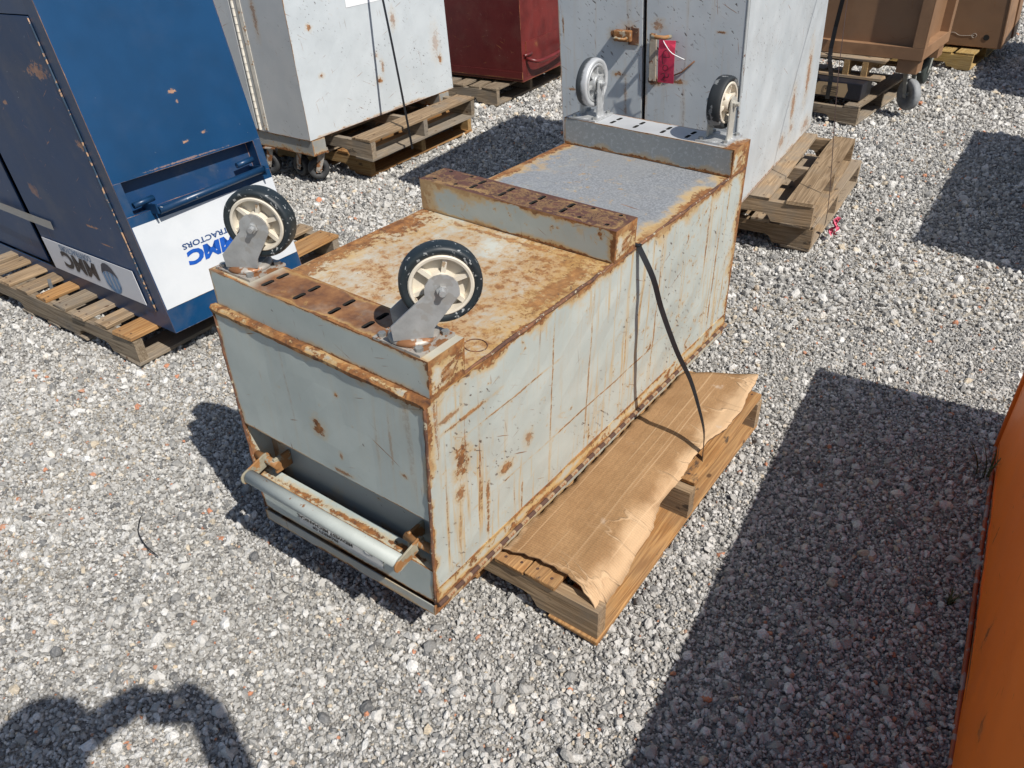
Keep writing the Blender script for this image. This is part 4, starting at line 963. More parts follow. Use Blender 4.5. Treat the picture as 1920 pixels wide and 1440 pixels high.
# ------------------------------------------------------------------ generic upright steel cabinet frame
def frame(A, yaw, up, lw, ll):
    A = V(A); e1 = yv(yaw); e2 = yv(yaw + 90); up = V((*up, 1))
    n1 = up.cross(e1) * -1; n1 = n1.normalized()
    if n1.dot(-e2) < 0: n1 = -n1
    n2 = up.cross(e2).normalized()
    if n2.dot(-e1) < 0: n2 = -n2
    F1 = lambda s, z, o=0.0: A + e1 * s + up * z + n1 * o
    F2 = lambda s, z, o=0.0: A + e2 * s + up * z + n2 * o
    return A, e1, e2, up, n1, n2, F1, F2
GREY = (0.50, 0.53, 0.545); GREY2 = (0.44, 0.475, 0.495)
def shell(root, fr, w1, w2, h, m1, m2, m3, skip2=False):
    A, e1, e2, up, n1, n2, F1, F2 = fr
    panel('side_panel', lambda s, t: F1(s, t), w1, h, m1, root, 8, 8, .003, n1, .0025)
    if not skip2: panel('front_panel', lambda s, t: F2(w2 - s, t), w2, h, m2, root, 3, 3, .003, n2)
    panel('back_panel', lambda s, t: A + e2 * w2 + e1 * (w1 - s) + up * t, w1, h, m3, root, 1, 1, .003, -n1)
    panel('end_panel', lambda s, t: A + e1 * w1 + e2 * s + up * t, w2, h, m3, root, 1, 1, .003, -n2)
    panel('top_sheet', lambda s, t: A + e1 * s + e2 * t + up * h, w1, w2, m3, root, 1, 1, .003, UP)
    panel('floor_sheet', lambda s, t: A + e1 * s + e2 * t + up * .002, w1, w2, m3, root, 1, 1, .002, -UP)

# ---- pale grey cabinet with double doors, red tag
c2 = frame((.955, 3.126, .265), 58.2, (-.05, -.03), 1.43, .785)
A, e1, e2, up, n1, n2, F1, F2 = c2
cab2 = empty('steel_cabinet', A + e1 * .7 + e2 * .4, 'pale grey double-door steel cabinet with a red tag on its handle, behind the rusty chest', 'steel cabinet')
c2h = 1.33
ck = dict(base2=GREY2, rough=.34, chipcol=(.06, .045, .04), stain=.5)
c2s = painted('cabinet_side_paint', GREY, 1.43, c2h, edge=(.003, .001, .010, .001), spot=.72, chip=.64, scratch=1.0, dent=.018, dirt=.10,
              marks=((.93, .24, .045, .09, .75), (1.20, .33, .05, .13, .8), (.78, .10, .05, .03, .6), (.96, .12, .05, .03, .6), (.45, .005, .5, .010, .8), (1.3, .05, .10, .04, .6)), **ck)
c2f = painted('cabinet_door_paint', GREY, .40, c2h, edge=(.002, .0015, .001, .001), spot=.70, chip=.635, scratch=1.0, streak=.35,
              marks=((.05, .515, .035, .016, 1), (.14, .525, .03, .010, .9), (.05, .73, .03, .02, .7), (.30, .72, .02, .006, .9), (.02, .60, .006, .08, .6)), **ck)
c2f2 = painted('cabinet_far_door_paint', GREY, .40, c2h, edge=(.003, .003, .001, .001), spot=.70, chip=.635, scratch=1.0, streak=.35,
              marks=((.315, .69, .030, .040, 1), (.245, .685, .02, .022, 1), (.27, .53, .03, .012, .9), (.02, .70, .004, .05, .9), (.05, .45, .03, .006, .8), (.30, .45, .008, .10, .5)), **ck)
c2g = painted('cabinet_plain_paint', GREY, 1, 1, edge=(0, 0, 0, 0), spot=.76, **ck)
shell(cab2, c2, 1.43, .785, c2h, c2s, c2f, c2g, True)
panel('door_frame', lambda s, t: F2(s, t, -.02), .785, c2h, SHADE_IN, cab2, 1, 1, .003, n2)  # full sheet coloured dark so the gaps round the doors read as shade
d1 = panel('door', lambda s, t: F2(.394 - s, .01 + t, .002), .392, c2h - .02, c2f, cab2, 4, 4, .02, n2, .001)
d2 = panel('door', lambda s, t: F2(.783 - s, .01 + t, .002), .372, c2h - .02, c2f2, cab2, 4, 4, .02, n2, .001)
tube('corner_roll', [F1(.002, .0, -.002) + up * (c2h * i / 12) for i in range(13)], .006, plain('corner_worn', (.40, .42, .42), .4, 0, .2, 30, 0, spots=(30, .60, (.12, .065, .04))), cab2, 8)
# hasp on the far door: a staple box standing proud
hm = painted('hasp_rust', (.46, .43, .38), .08, .05, edge=(.02, .04, .02, .012), spot=.48, rough=.75)
hs = box('hasp', lambda x, y, z: F2(y, z, x), (.004, .452, .674), (.028, .525, .716), hm, d2, .004)
tube('hasp_loop', [F2(.512, .690, .030), F2(.512, .690, .050), F2(.468, .690, .050), F2(.468, .690, .030)], .006, hr_m, hs, 8)
box('hasp_plate', lambda x, y, z: F2(y, z, x), (.0025, .425, .660), (.006, .47, .724), RUSTY, d2, .001)
# bar handle on the near door
hp = box('handle', lambda x, y, z: F2(y, z, x), (.010, .345, .530), (.016, .376, .712), plain('handle_cream', (.48, .42, .33), .6, 0, .3, 30, .0008, spots=(18, .5, (.20, .09, .045))), d1, .004)
tube('handle_bar', [F2(.365, .706, .014), F2(.350, .708, .05), F2(.30, .708, .05), F2(.29, .704, .012)], .008, hr_m, hp, 8)
tube('handle_foot', [F2(.36, .535, .0), F2(.36, .535, .014)], .02, RUSTY, hp, 8)
tube('scrape_bracket', [F2(.30, .545, .006), F2(.24, .575, .008), F2(.19, .62, .006)], .003, RUSTY, hp, 6)
# red tag hung from the handle
tgm = plain('tag_red', (0.85, 0.060, 0.130), .85, 0, .15, 20)
tag_o = empty('price_tag', F2(.31, .60, .06), 'red cardboard tag with handwritten letters hanging from the cabinet handle', 'tag')
TX = -e2
tp0 = F2(.318, .702, .058); vs = []; fs = []
for i in range(13):
    for j in range(4):
        t, s = i / 12, j / 3
        vs.append(tp0 + TX * (s * .067 - .009 * t) - up * (t * .165) + n2 * (.004 * math.sin(t * 3.0) - .020 * t + (.003 * math.sin(s * 5) if t < .15 else 0)))
for i in range(12):
    for j in range(3): fs.append((i * 4 + j, i * 4 + 4 + j, i * 4 + 5 + j, i * 4 + 1 + j))
tg = mobj('tag_card', vs, fs, tgm, tag_o); q = tg.modifiers.new('t', 'SOLIDIFY'); q.thickness = .0008
# handwriting read upwards: S O L D as pen strokes
def stroke(pts):
    P_ = []
    for a, b in pts:                      # a along the writing (upwards), b across to the left
        t = 1 - a; s = 1 - b
        P_.append(tp0 + TX * (s * .067 - .009 * t) - up * (t * .165) + n2 * (.004 * math.sin(t * 3.0) - .020 * t + .0026))
    tube('pen_stroke', smooth_pts(P_, 3), .0011, INK, tag_o, 5)
stroke([(.20, .80), (.24, .62), (.17, .55), (.08, .62), (.07, .78)][::1] + [])
stroke([(.24, .35), (.20, .30), (.14, .38), (.15, .55), (.10, .68), (.05, .60), (.06, .42)])
stroke([(.30, .50), (.36, .36), (.43, .45), (.42, .62), (.35, .68), (.30, .58), (.30, .50)])
stroke([(.60, .75), (.48, .70), (.47, .62)])
stroke([(.62, .30), (.62, .72)]); stroke([(.62, .72), (.72, .70), (.78, .52), (.72, .36), (.62, .30)])
tie = tube('zip_tie', smooth_pts([F2(.30, .70, .06), F2(.285, .69, .075), F2(.26, .66, .07), F2(.215, .635, .05)]), .0016, WHITE, tag_o, 6)
# thin strap hanging on the right side of this cabinet
s0 = F1(1.27, 1.2, .012)
o = ribbon('strap', smooth_pts([F1(1.27, c2h + .004, -.2), F1(1.27, c2h + .004, .004), V((1.80, 4.17, .93)).lerp(F1(1.27, c2h, .03), .6), V((1.455, 3.34, .275)).lerp(F1(1.27, c2h, .05), .35), V((1.456, 3.335, .275)), V((1.462, 3.33, .12))], 3), e1, .006, .002, plain('strap_brown', (.045, .022, .018), .5))
tag(o, 'thin dark cord slanting from the top of the red-tagged cabinet to the pallets', 'strap', 'black straps')

# ---- pale grey cabinet with hinged left side, farther left
c1 = frame((-1.077, 4.399, .27), 54.3, (-.042, .081), 1.30, .80)
A, e1, e2, up, n1, n2, F1, F2 = c1
cab1 = empty('steel_cabinet', A + e1 * .65 + e2 * .4, 'pale grey scratched steel cabinet with a long white hinge, beside the blue chest', 'steel cabinet')
c1h = 1.25
c1s = painted('cabinet_flank_paint', (0.50, 0.535, 0.555), 1.30, c1h, edge=(.004, .002, .010, .001), spot=.70, chip=.64, scratch=1.2, dent=.006,
              marks=((.14, .56, .02, .015, .9), (.17, .31, .02, .012, .9), (.62, .19, .03, .02, 1), (.66, .26, .015, .04, .7), (.80, .50, .03, .05, .6), (1.20, .20, .02, .03, .9), (1.17, .30, .04, .10, .4), (.62, .33, .02, .02, .5)), **ck)
c1f = painted('cabinet_hinge_side_paint', (.46, .47, .47), .80, c1h, edge=(.002, .002, .005, .001), spot=.73, chip=.67, scratch=.7, marks=((.55, .63, .02, .12, .6),), base2=(.41, .43, .44), rough=.45, stain=.5)
shell(cab1, c1, 1.30, .80, c1h, c1s, c1f, c2g)
dr = panel('door', lambda s, t: F2(.80 - s, .012 + t, .020), .385, c1h - .02, c1f, cab1, 2, 2, .016, n2)
pl_m = plain('hinge_white', (.66, .62, .54), .5, 0, .2, 60, .0004, spots=(26, .58, (.36, .20, .08)))
ph = tube('hinge', [F2(.395, .012 + (c1h - .02) * i / 2, .014) for i in range(3)], .005, pl_m, dr, 8)
kme = mesh_of('hinge_knuckle', *tube_v([(-.018, 0, 0), (.018, 0, 0)], .0085, 10), pl_m)
rz_ = up.normalized().to_track_quat('X', 'Y').to_matrix().to_4x4()
for i in range(30):
    mw = rz_.copy(); mw.translation = F2(.395, .03 + i * .040, .014); inst('hinge_knuckle', kme, ph, mw)
panel('hinge_leaf', lambda s, t: F2(.370 - s, .012 + t, .004), .030, c1h - .02, pl_m, cab1, 1, 1, .003, n2)
lab = panel('label', lambda s, t: F1(.440 + s, .612 + t, .002), .30, .22, plain('paper_white', (.78, .78, .79), .6, 0, .03), cab1, 1, 1, .0008, n1)
letters('lettering', 'SHIPPING LABEL'[:8], .012, F1(.50, .622, .0032), e1, up, INK, lab) if False else None
# skid and casters under the hinged side
skm = painted('skid_grey', (.30, .30, .28), .8, .09, edge=(.01, .01, .02, .01), spot=.60, rough=.6)
for s0_ in (.010, 1.15):
    sk = box('skid', lambda x, y, z: A + e1 * (s0_ + x) + e2 * y + UP * z, (0, .0, -.092), (.10, .78, -.004), skm, cab1, .003)
cas_m = [mesh_of('caster_tyre', *lathe([(-.02, .030), (-.022, .055), (-.012, .062), (.012, .062), (.022, .055), (.02, .030)], 28), plain('caster_rubber', (.05, .052, .055), .7, 0, .3, 40), True)]
def small_caster(root, pos, yaw, top, r=.062, me=None, mat_=ZINC_RUST, wide=.026):
    pos = V(pos); q = Matrix((yv(yaw), UP.cross(yv(yaw)), UP)).transposed().to_4x4()
    q.translation = pos
    c = inst('caster', me or cas_m[0], root, q)
    inv = q.inverted(); off = yv(yaw + 90) * .03
    for sg in (-1, 1):
        vs, fs = boxv(lambda x, y, z: yv(yaw) * (sg * wide + x) + off * (z / .1) + yv(yaw + 90) * y * (1 + z * 4) + UP * z, (-.002, -.016, -.018), (.002, .016, top - pos.z))
        mobj('fork', vs, fs, mat_, None).parent = c
        fo = c.children[-1]; fo.matrix_basis = inv @ Matrix.Translation(pos)
    vs, fs = tube_v([yv(yaw) * -(wide + .008), yv(yaw) * (wide + .008)], .009, 8)
    b = mobj('axle_bolt', vs, fs, mat_, None); b.parent = c; b.matrix_basis = inv @ Matrix.Translation(pos)
    vs, fs = boxv(lambda x, y, z: off + yv(yaw) * x + yv(yaw + 90) * y + UP * z, (-.045, -.04, top - pos.z - .006), (.045, .04, top - pos.z))
    b = mobj('top_plate', vs, fs, mat_, None); b.parent = c; b.matrix_basis = inv @ Matrix.Translation(pos)
for pos, yw in (((-1.085, 4.520, .075), -75), ((-1.195, 4.585, .075), -130), ((-1.395, 4.66, .075), -110)): small_caster(cab1, pos, yw, .178)
_e = V((-.545, 4.60, .268)); _t = F1(.655, c1h, .006)
o = ribbon('strap', [F1(.65, c1h + .003, -.3), F1(.655, c1h + .003, .002)] + [_t.lerp(_e, k / 6) + n1 * (.012 * math.sin(math.pi * k / 6)) for k in range(7)] + [V((-.535, 4.605, .14))], e1, .016, .0015, BLACKSTRAP)
tag(o, 'black plastic strap down the front of the cabinet with the white hinge', 'strap', 'black straps')
ribbon('wood_splint', [F1(.66, -.01, .03), F1(.66, -.02, .03)], e1, .01, .01, W_TAN, cab1) if False else None

# ---- dark red chest
c3 = frame((.17, 6.051, .145), 58, (-.03, .05), .77, 1.3)
A, e1, e2, up, n1, n2, F1, F2 = c3
redc = empty('tool_chest', A + e1 * .38 + e2 * .6, 'dark red steel chest with a bent pipe handle, between the two grey cabinets', 'tool chest')
RED = (0.100, 0.014, 0.013)
rk = dict(base2=(.080, .011, .011), rough=.38, chipcol=(.22, .14, .12), stain=.2, stain_col=(.10, .045, .03))
r1 = painted('red_end_paint', (.150, .020, .018), .77, .9, edge=(.001, .001, .002, .001), spot=.76, chip=.69, scratch=.6, marks=((.15, .20, .04, .03, .4),), **rk)
r2 = painted('red_side_paint', RED, 1.3, .9, edge=(.002, .001, .004, .001), spot=.76, chip=.70, scratch=.8, dirt=.1, **rk)
shell(redc, c3, .77, 1.3, .95, r1, r2, r2)
panel('base_strip', lambda s, t: F2(1.3 - s, .02 + t, .006), 1.3, .05, r2, redc, 2, 1, .006, n2)
panel('end_patch', lambda s, t: F1(.06 + s, .03 + t, .004), .60, .24, r1, redc, 1, 1, .004, n1)
pm = plain('red_pipe', (.14, .018, .017), .4)
tube('handle', smooth_pts([F1(.06, .155, .0), F1(.06, .145, .05), F1(.12, .13, .085), F1(.35, .135, .095), F1(.60, .155, .085), F1(.68, .165, .05), F1(.68, .17, .0)], 4), .014, pm, redc, 10)
tube('handle_rod', [F1(.02, .18, .008), F1(.13, .18, .008)], .011, pm, redc, 8); tube('handle_rod', [F1(.60, .20, .008), F1(.74, .20, .008)], .011, pm, redc, 8)

# ---- tan bins, right background
TAN = (0.24, 0.135, 0.072)
tk = dict(base2=(.205, .115, .062), rough=.5, stain=.2, stain_col=(.22, .10, .05), chipcol=(.10, .06, .04), chip=.72)
t_p = painted('tan_panel_paint', TAN, 1.2, 1.0, edge=(.002, .002, .008, .002), spot=.76, scratch=.3, dirt=.15, **tk)
t_f = painted('tan_frame_paint', (.29, .165, .088), 1.2, .07, edge=(0, 0, 0, 0), spot=.68, **tk)
c4 = frame((2.705, 5.235, .375), 51.5, (-.01, .0), .70, 1.25)
A, e1, e2, up, n1, n2, F1, F2 = c4
tan1 = empty('steel_bin', A + e1 * .35 + e2 * .6, 'tan angle-framed steel bin with one caster hanging clear, nearer of the tan bins', 'steel bin')
shell(tan1, (A + e1 * .055 + e2 * .055, e1, e2, up, n1, n2, (lambda s, z, o=0.0: F1(s + .055, z, o - .055)), (lambda s, z, o=0.0: F2(s + .055, z, o - .055))), .60, 1.14, .95, t_p, t_p, t_p)
G = lambda x, y, z: A + e1 * x + e2 * y + up * z
for a, b, nm in (((0, 0, 0), (.07, 1.25, .075), 'bottom_rail'), ((.071, 0, 0), (.70, .07, .075), 'bottom_rail'), ((0, 0, .076), (.075, .008, .96), 'corner_post'), ((0, .009, .076), (.008, .075, .96), 'corner_post'),
                 ((.62, 0, .076), (.70, .07, .96), 'corner_post'), ((.071, 1.18, 0), (.70, 1.25, .075), 'bottom_rail'), ((.64, .071, 0), (.70, 1.179, .075), 'bottom_rail'), ((0, 1.17, .076), (.07, 1.25, .96), 'corner_post')):
    box(nm, G, a, b, t_f, tan1, .002)
for (x, y) in ((.02, .02), (.56, .02), (.02, 1.1)): box('foot_block', G, (x, y, -.088), (x + .13, y + .13, -.001), t_f, tan1, .003)
big_t = mesh_of('caster_tyre', *lathe([(-.022, .05), (-.026, .085), (-.022, .096), (-.01, .10), (.01, .10), (.022, .096), (.026, .085), (.022, .05), (.012, .045), (.012, .02), (-.012, .02), (-.012, .045)], 36), plain('caster_grey_rubber', (.24, .25, .26), .7, 0, .3, 50, .001), True)
big_b = mesh_of('caster_tyre', *lathe([(-.022, .0), (-.026, .085), (-.022, .096), (-.01, .10), (.01, .10), (.022, .096), (.026, .085), (.022, .0)], 32), plain('caster_dark_rubber', (.035, .045, .042), .6, 0, .3, 50), True)
wm = plain('caster_pale', (.40, .41, .38), .5, .2, .2, 30)
small_caster(tan1, A + e1 * .05 + e2 * .03 + V((.02, .06, -.235)), 10, .285, me=big_t, mat_=wm, wide=.032)
small_caster(tan1, A + e1 * .66 + e2 * .09 + V((.02, .06, -.20)), -40, .285, me=big_b, mat_=wm, wide=.032)
o = ribbon('strap', smooth_pts([F2(.52, 1.0, -.2), F2(.52, .965, .01), F2(.545, .5, .02), F2(.575, .03, .03), V((2.15, 5.27, .30)), V((2.16, 5.29, .15))], 3), e2, .028, .0015, BLACKSTRAP)
tag(o, 'wide black strap down the front of the nearer tan bin', 'strap', 'black straps')
# broken pallet under that bin, and a battery crate between
bp = pallet((1.80, 5.86, 0), -39.5, 'broken pallet with splintered ends just under the nearer tan bin', [(0.0, .10, .05, .90), (.14, .09), (.45, .09), (.62, .09)], [(-.01, .10), (.45, .09)], mt=W_TAN, ms=W_FRESH, z=.247, sx=(.20, .66, .78), sl=.70, bl=.9)
bcm = plain('battery_case', (.012, .013, .02), .4)
bt = empty('battery', (2.22, 5.42, .135), 'dark battery case with a pale label between the pallets under the tan bin', 'battery')
bB = V((2.36, 5.245, .136)); q1, q2 = yv(50.5), yv(140.5)
BB = lambda x, y, z: bB + q1 * x + q2 * y + UP * z
box('case', BB, (0, 0, 0), (.22, .34, .108), bcm, bt, .006)
lb_ = painted('label_kraft', (.42, .30, .17), .2, .08, edge=(0, 0, 0, 0), spot=1, chip=.8, rough=.7, dent=.001)
vs = [BB(-.002, y, z) for y, z in ((.10, .012), (.30, .012), (.31, .05), (.29, .095), (.10, .10), (.085, .06))]
lbo = mobj('label', vs, [(5, 4, 3, 2, 1, 0)], lb_, bt)
for z, w in ((.035, .06), (.05, .075), (.062, .07)): mobj('print_line', [BB(-.0035, .16, z), BB(-.0035, .16 + w, z), BB(-.0035, .16 + w, z + .005), BB(-.0035, .16, z + .005)], [(3, 2, 1, 0)], INK, lbo)
mobj('print_frame', *tube_v([BB(-.0035, y, z) for y, z in ((.15, .028), (.245, .028), (.245, .075), (.15, .075), (.15, .028))], .0012, 4), INK, lbo)

c5 = frame((3.97, 6.523, .145), 51.5, (-.07, .045), .62, 1.15)
A, e1, e2, up, n1, n2, F1, F2 = c5
tan2 = empty('steel_bin', A + e1 * .3 + e2 * .5, 'tan steel bin with chalk scribble and a round hole, on a yellow pallet', 'steel bin')
shell(tan2, c5, .62, 1.15, .95, t_f, t_p, t_p)
box('corner_post', lambda x, y, z: A + e1 * x + e2 * y + up * z, (-.004, -.012, 0), (.10, -.001, .95), t_f, tan2, .002)
box('corner_post', lambda x, y, z: A + e1 * x + e2 * y + up * z, (.46, -.012, 0), (.62, -.001, .95), t_f, tan2, .002)
vs = [F2(.11 + .022 * math.cos(a), .075 + .022 * math.sin(a), .003) for a in [2 * math.pi * k / 16 for k in range(16)]]
mobj('hole_shade', vs, [tuple(range(16))], SHADE_IN, tan2)  # flat disc, the shade inside the hole put into its colour
chm = plain('chalk', (.55, .52, .48), .9)
for s0, seq in ((.62, [(0, 0), (.02, .02), (.04, 0), (.03, -.02), (0, 0)]), (.52, [(0, 0), (.03, .015), (.02, -.01)]), (.40, [(0, 0), (.05, .01), (.10, -.01), (.20, 0)]), (.20, [(0, -.02), (.02, 0), (.0, .015), (-.02, -.005), (0, -.02)])):
    tube('chalk_mark', smooth_pts([F2(s0 - a, .085 + b, .002) for a, b in seq], 3), .0012, chm, tan2, 4)

def crate(A0, yaw, w1, w2, h, m_, label, z=.14, cat='steel bin', nm='steel_bin'):
    fr = frame((A0[0], A0[1], z), yaw, (0, 0), w1, w2); rt = empty(nm, (A0[0], A0[1], z), label, cat)
    shell(rt, fr, w1, w2, h, m_, m_, m_)
    for x, y in ((.05, .05), (w1 - .15, .05), (.05, w2 - .15), (w1 - .15, w2 - .15)):
        box('foot', lambda a, b, c: fr[0] + fr[1] * a + fr[2] * b + UP * c, (x, y, -z + .002), (x + .1, y + .1, -.001), m_, rt, .003)
    return rt
crate((.70, 7.20), 58, .9, .95, .9, painted('brown_bin_paint', (.22, .12, .05), .9, .9, spot=.72, **tk), 'brown steel bin glimpsed between the dark red chest and the red-tagged cabinet')
crate((5.02, 8.25), 52, .9, .6, .9, t_f, 'tan steel bin edge at the far right behind the farther tan bin')
gk = painted('grey_chest_paint', (.40, .42, .42), 1.7, 1.0, spot=.7)
crate((3.19, 2.20), 55, 1.94, .75, 1.0, gk, 'grey steel chest out of frame at the right, casting the long shadow', z=.2, cat='tool chest', nm='tool_chest')
crate((4.94, 4.76), 60, 1.8, .9, 1.0, t_p, 'tan steel bin out of frame at the far right, casting a shadow', z=.2)

# ------------------------------------------------------------------ orange container, right foreground
K = V((1.520, 1.880, -.010)); o1 = yv(-122); o2 = yv(-32)      # o1 back towards the camera, o2 to the right
OH, OL, OW = .735, 2.25, 1.25
org = empty('dump_hopper', K + o1 * 1.1 + o2 * .6, 'orange painted steel hopper in the right foreground casting a broad shadow', 'hopper')
om = painted('orange_paint', (.90, .200, .012), OL, OH, edge=(.002, .002, .003, .002), spot=.725, chip=.715, base2=(.83, .178, .010), rough=.50, scratch=.5, stain=.3, stain_col=(.33, .10, .03), dent=.006,
             marks=((.95, .16, .02, .05, .8), (1.25, .22, .03, .03, .6), (.55, .10, .006, .03, .7), (1.5, .12, .02, .03, .7), (1.7, .03, .1, .012, .8)), chipcol=(.10, .03, .02))
om2 = plain('orange_tube', (.78, .155, .010), .5, 0, .12, 12)
O_ = lambda s, t, z: K + o1 * s + o2 * t + UP * z
panel('side_panel', lambda s, z: O_(s, .0 + .006 * math.sin(s * 3), z), OL, OH, om, org, 24, 6, .006, -o2, .002)
panel('end_panel', lambda s, z: O_(0, s, z), OW, OH, om, org, 2, 2, .006, -o1)
panel('end_panel', lambda s, z: O_(OL, OW - s, z), OW, OH, om, org, 2, 2, .006, o1)
panel('side_panel', lambda s, z: O_(OL - s, OW, z), OL, OH, om, org, 2, 2, .006, o2)
panel('floor_sheet', lambda s, t: O_(s, t, .03), OL, OW, om, org, 1, 1, .006, -UP)
rim_pts = [O_(.02, .02, OH), O_(OL - .02, .02, OH), O_(OL - .02, OW - .02, OH), O_(.02, OW - .02, OH), O_(.02, .02, OH)]
tube('rim', rim_pts, .024, om2, org, 10)
tube('corner_post', [O_(.004, .004, .0), O_(.004, .004, OH)], .014, om2, org, 12)
tube('base_bead', [O_(s * OL / 20, -.004, .006 + .003 * math.sin(s)) for s in range(21)], .006, plain('orange_scuffed', (.40, .09, .03), .6, 0, .3, 40, .001, spots=(20, .55, (.30, .22, .2))), org, 6)
tube('lifting_lug', smooth_pts([O_(.03, .25, OH), O_(.03, .27, OH + .05), O_(.03, .34, OH + .05), O_(.03, .36, OH)], 4), .018, om2, org, 8)

# ------------------------------------------------------------------ weeds and a scrap of wire
def tuft(loc, n, h, label, spread, seed, lean=V((0, 0, 0))):
    rg = random.Random(seed); vs = []; fs = []; loc = V(loc)
    for k in range(n):
        a = rg.uniform(0, 6.28); b = loc + V((rg.uniform(-1, 1), rg.uniform(-1, 1), 0)) * spread * .3; hh = h * rg.uniform(.5, 1.05)
        d = V((math.cos(a), math.sin(a), 0)) * spread * rg.uniform(.3, 1.2) + lean; sd_ = V((-d.y, d.x, 0)).normalized() * rg.uniform(.0022, .004)
        i0 = len(vs)
        for j in range(5):
            t = j / 4; p = b + UP * (hh * (t - .22 * t * t)) + d * (t * t); w = (1 - t) ** .6
            vs += [p - sd_ * w, p + sd_ * w]
        for j in range(4): fs.append((i0 + 2 * j, i0 + 2 * j + 1, i0 + 2 * j + 3, i0 + 2 * j + 2))
    m_ = plain('weed_leaf_%d' % seed, (.045, .075, .022), .6, 0, .3, 40, base2=(.075, .075, .03))
    return tag(mobj('weed', vs, fs, m_), label, 'weed', 'weeds beside the orange hopper')
tuft((1.405, 1.745, -.012), 7, .17, 'taller thin-bladed weed growing against the orange hopper', .05, 3, V((-.01, .02, 0)))
tuft((1.085, 1.285, -.012), 12, .055, 'small low weed in the shaded gravel by the orange hopper', .03, 4)
wire = tube('wire', smooth_pts([(-1.106, 1.690, .010), (-1.098, 1.655, .012), (-1.086, 1.622, .010), (-1.045, 1.57, .012), (-.998, 1.531, .010)], 4), .0016, INK, None, 6)
tag(wire, 'short curved piece of black wire lying on the gravel', 'wire')

# ------------------------------------------------------------------ the person taking the picture (only the shadow shows)
J = dict(pel=(-.10, -.30, .98), wst=(-.10, -.29, 1.14), chs=(-.10, -.26, 1.36), nck=(-.10, -.23, 1.53), hdb=(-.105, -.205, 1.62), hdt=(-.105, -.20, 1.76),
         shR=(.10, -.25, 1.46), elR=(.185, -.10, 1.30), wrR=(.180, -.050, 1.555), haR=(.165, -.040, 1.615),
         shL=(-.30, -.25, 1.46), elL=(-.36, -.12, 1.30), wrL=(-.070, -.055, 1.545), haL=(.020, -.040, 1.610),
         hpR=(0, -.30, .95), knR=(.01, -.28, .52), anR=(.01, -.31, .09), toR=(.02, -.16, .03), hpL=(-.20, -.30, .95), knL=(-.21, -.28, .52), anL=(-.22, -.31, .09), toL=(-.23, -.16, .03))
RD = dict(pel=.145, wst=.135, chs=.155, nck=.062, hdb=.083, hdt=.088, shR=.068, elR=.048, wrR=.042, haR=.042, shL=.068, elL=.048, wrL=.042, haL=.042,
          hpR=.095, knR=.062, anR=.045, toR=.036, hpL=.095, knL=.062, anL=.045, toL=.036)
ED = [('pel', 'wst'), ('wst', 'chs'), ('chs', 'nck'), ('nck', 'hdb'), ('hdb', 'hdt'), ('chs', 'shR'), ('shR', 'elR'), ('elR', 'wrR'), ('wrR', 'haR'), ('chs', 'shL'), ('shL', 'elL'), ('elL', 'wrL'), ('wrL', 'haL'),
      ('pel', 'hpR'), ('hpR', 'knR'), ('knR', 'anR'), ('anR', 'toR'), ('pel', 'hpL'), ('hpL', 'knL'), ('knL', 'anL'), ('anL', 'toL')]
def fingers(J, RD, ED, side, w, h, dx):
    for k in range(4):
        a, b, c = '%sf%d%d' % (side, k, 0), '%sf%d%d' % (side, k, 1), '%sf%d%d' % (side, k, 2)
        zz = h[2] + .018 - k * .020
        J[a] = (h[0] + dx * .02, h[1] - .004, zz + .006); J[b] = (h[0] - dx * .012, h[1] + .016, zz + .008); J[c] = (h[0] - dx * .038 + dx * .006 * (k % 2), h[1] + .012, zz + .006)
        for q, r in ((a, .0105), (b, .0095), (c, .0085)): RD[q] = r
        ED += [(w, a), (a, b), (b, c)]
fingers(J, RD, ED, 'R', 'haR', J['haR'], 1); fingers(J, RD, ED, 'L', 'haL', J['haL'], -1)
for sd_, hx, dx in (('R', 'haR', 1), ('L', 'haL', -1)):
    h_ = J[hx]; J['t0' + sd_] = (h_[0] - dx * .018, h_[1] - .012, h_[2] - .030); J['t1' + sd_] = (h_[0] - dx * .045, h_[1] - .004, h_[2] - .036); RD['t0' + sd_] = .012; RD['t1' + sd_] = .0095
    ED += [(hx, 't0' + sd_), ('t0' + sd_, 't1' + sd_)]
J['hdm'] = (-.105, -.195, 1.685); RD['hdm'] = .092; ED.remove(('hdb', 'hdt')); ED += [('hdb', 'hdm'), ('hdm', 'hdt')]
J['nose'] = (-.105, -.088, 1.668); RD['nose'] = .012; ED.append(('hdm', 'nose'))
for k_, dx in (('earR', 1), ('earL', -1)): J[k_] = (-.105 + dx * .098, -.205, 1.675); RD[k_] = .016; ED.append(('hdm', k_))
for k_ in J: J[k_] = (J[k_][0], J[k_][1] + (.045 if J[k_][1] < -.1 else .030), J[k_][2] * 1.065)
names = list(J); idx = {k: i for i, k in enumerate(names)}
me = bpy.data.meshes.new('person'); me.from_pydata([J[k] for k in names], [(idx[a], idx[b]) for a, b in ED], [])
person = bpy.data.objects.new('person', me); link(person)
md = person.modifiers.new('skin', 'SKIN'); md.use_smooth_shade = True
for k, d in zip(names, me.skin_vertices[0].data if me.skin_vertices else []): d.radius = (RD[k], RD[k])
if not me.skin_vertices:
    pass
person.modifiers.new('sub', 'SUBSURF').levels = 2; person.modifiers['sub'].render_levels = 2
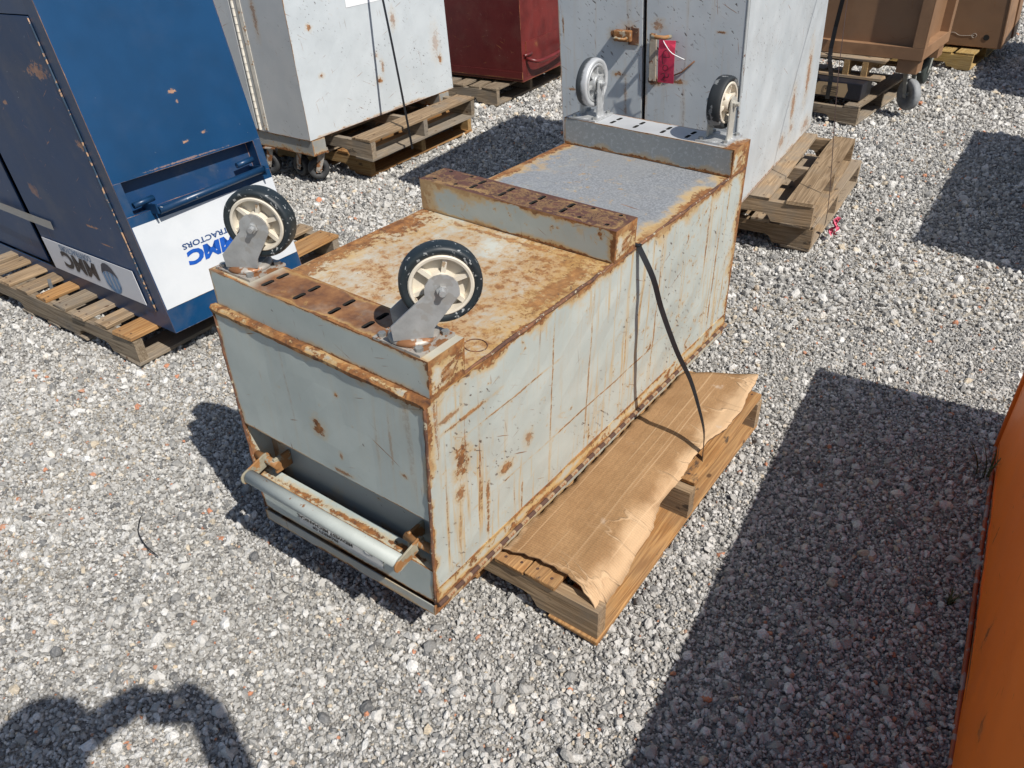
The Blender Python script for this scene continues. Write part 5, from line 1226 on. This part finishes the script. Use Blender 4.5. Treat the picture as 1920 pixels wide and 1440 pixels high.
def body_mat():
    m = M('clothing_and_skin'); sp = m.n('ShaderNodeSeparateXYZ', None, Vector=m.coord('Object')); z = sp.outputs[2]
    n1 = m.noise(m.coord('Object'), 40.0, 4)
    c = m.mix(m.sm(z, 1.008, 1.012), (.035, .045, .075), (.07, .09, .13))
    c = m.mix(m.sm(z, 1.655, 1.66), c, (.48, .28, .19)); c = m.mix(m.sm(z, .105, .10), c, (.03, .025, .02))
    return m.out(c, .8, 0, n1, .001)
me.materials.append(body_mat())
hv = []; hf = []
for i in range(7):
    for k in range(18):
        a, b = 2 * math.pi * k / 18, (math.pi * .56) * i / 6
        hv.append((-.105 + .100 * math.sin(b) * math.cos(a), -.170 + .112 * math.sin(b) * math.sin(a) - .012, 1.790 + .110 * math.cos(b) - (.03 if math.sin(a) < 0 else -.02) * i / 6))
for i in range(6):
    for k in range(18): hf.append((i * 18 + k, i * 18 + (k + 1) % 18, (i + 1) * 18 + (k + 1) % 18, (i + 1) * 18 + k))
mobj('hair', hv, [f[::-1] for f in hf], plain('hair_brown', (.035, .022, .014), .7, 0, .4, 80), person, smooth=True)
for dx in (-1, 1):
    ev, ef = lathe([(-.011 * math.cos(a), .011 * math.sin(a) + 1e-4) for a in [math.pi * k / 8 for k in range(9)]], 12, False)
    mobj('eye', [(-.105 + dx * .034 + y, -.062 - .004 + x, 1.815 + z) for x, y, z in ev], ef, plain('eye_white_%d' % (dx + 1), (.6, .6, .58), .3), person, smooth=True)
mobj('mouth', [(-.105 + .028 * c, -.060 - .006 * abs(c), 1.735 + .004 * q) for c, q in ((-1, 0), (-.5, 1), (0, .6), (.5, 1), (1, 0), (.5, -1), (0, -1.2), (-.5, -1))], [tuple(range(8))], plain('lips', (.35, .13, .11), .6), person)
tag(person, 'person in dark clothes holding up a phone with both hands to take the picture', 'person')
phm = plain('phone_case', (.03, .03, .035), .4)
P_ = lambda x, y, z: V((x, y, z))
ph = box('phone', P_, (.020, -.013, 1.610), (.190, -.004, 1.745), phm, None, .004)
tag(ph, 'dark phone held sideways in both hands by the photographer', 'phone')

# pink flagging ribbon caught on the lower pallet
vs = []; fs = []; rg = random.Random(9); b0 = V((1.560, 3.43, .115))
for st in range(3):
    k0 = len(vs); d = V((rg.uniform(-.02, .02), rg.uniform(-.02, .02), 0))
    for i in range(7):
        t = i / 6; p = b0 + d * t * 1.2 + V((.006 * math.sin(i * 2.1 + st), -.010 - .006 * math.cos(i * 1.7 + st), -.085 * t))
        w = V((.011 * math.cos(i * .9 + st), .011 * math.sin(i * .9 + st), .002))
        vs += [p - w, p + w]
    fs += [(k0 + 2 * i, k0 + 2 * i + 1, k0 + 2 * i + 3, k0 + 2 * i + 2) for i in range(6)]
tag(mobj('ribbon', vs, fs, plain('ribbon_pink', (.62, .09, .16), .6)), 'scrap of pink ribbon caught on the corner of the lower pallet', 'ribbon')
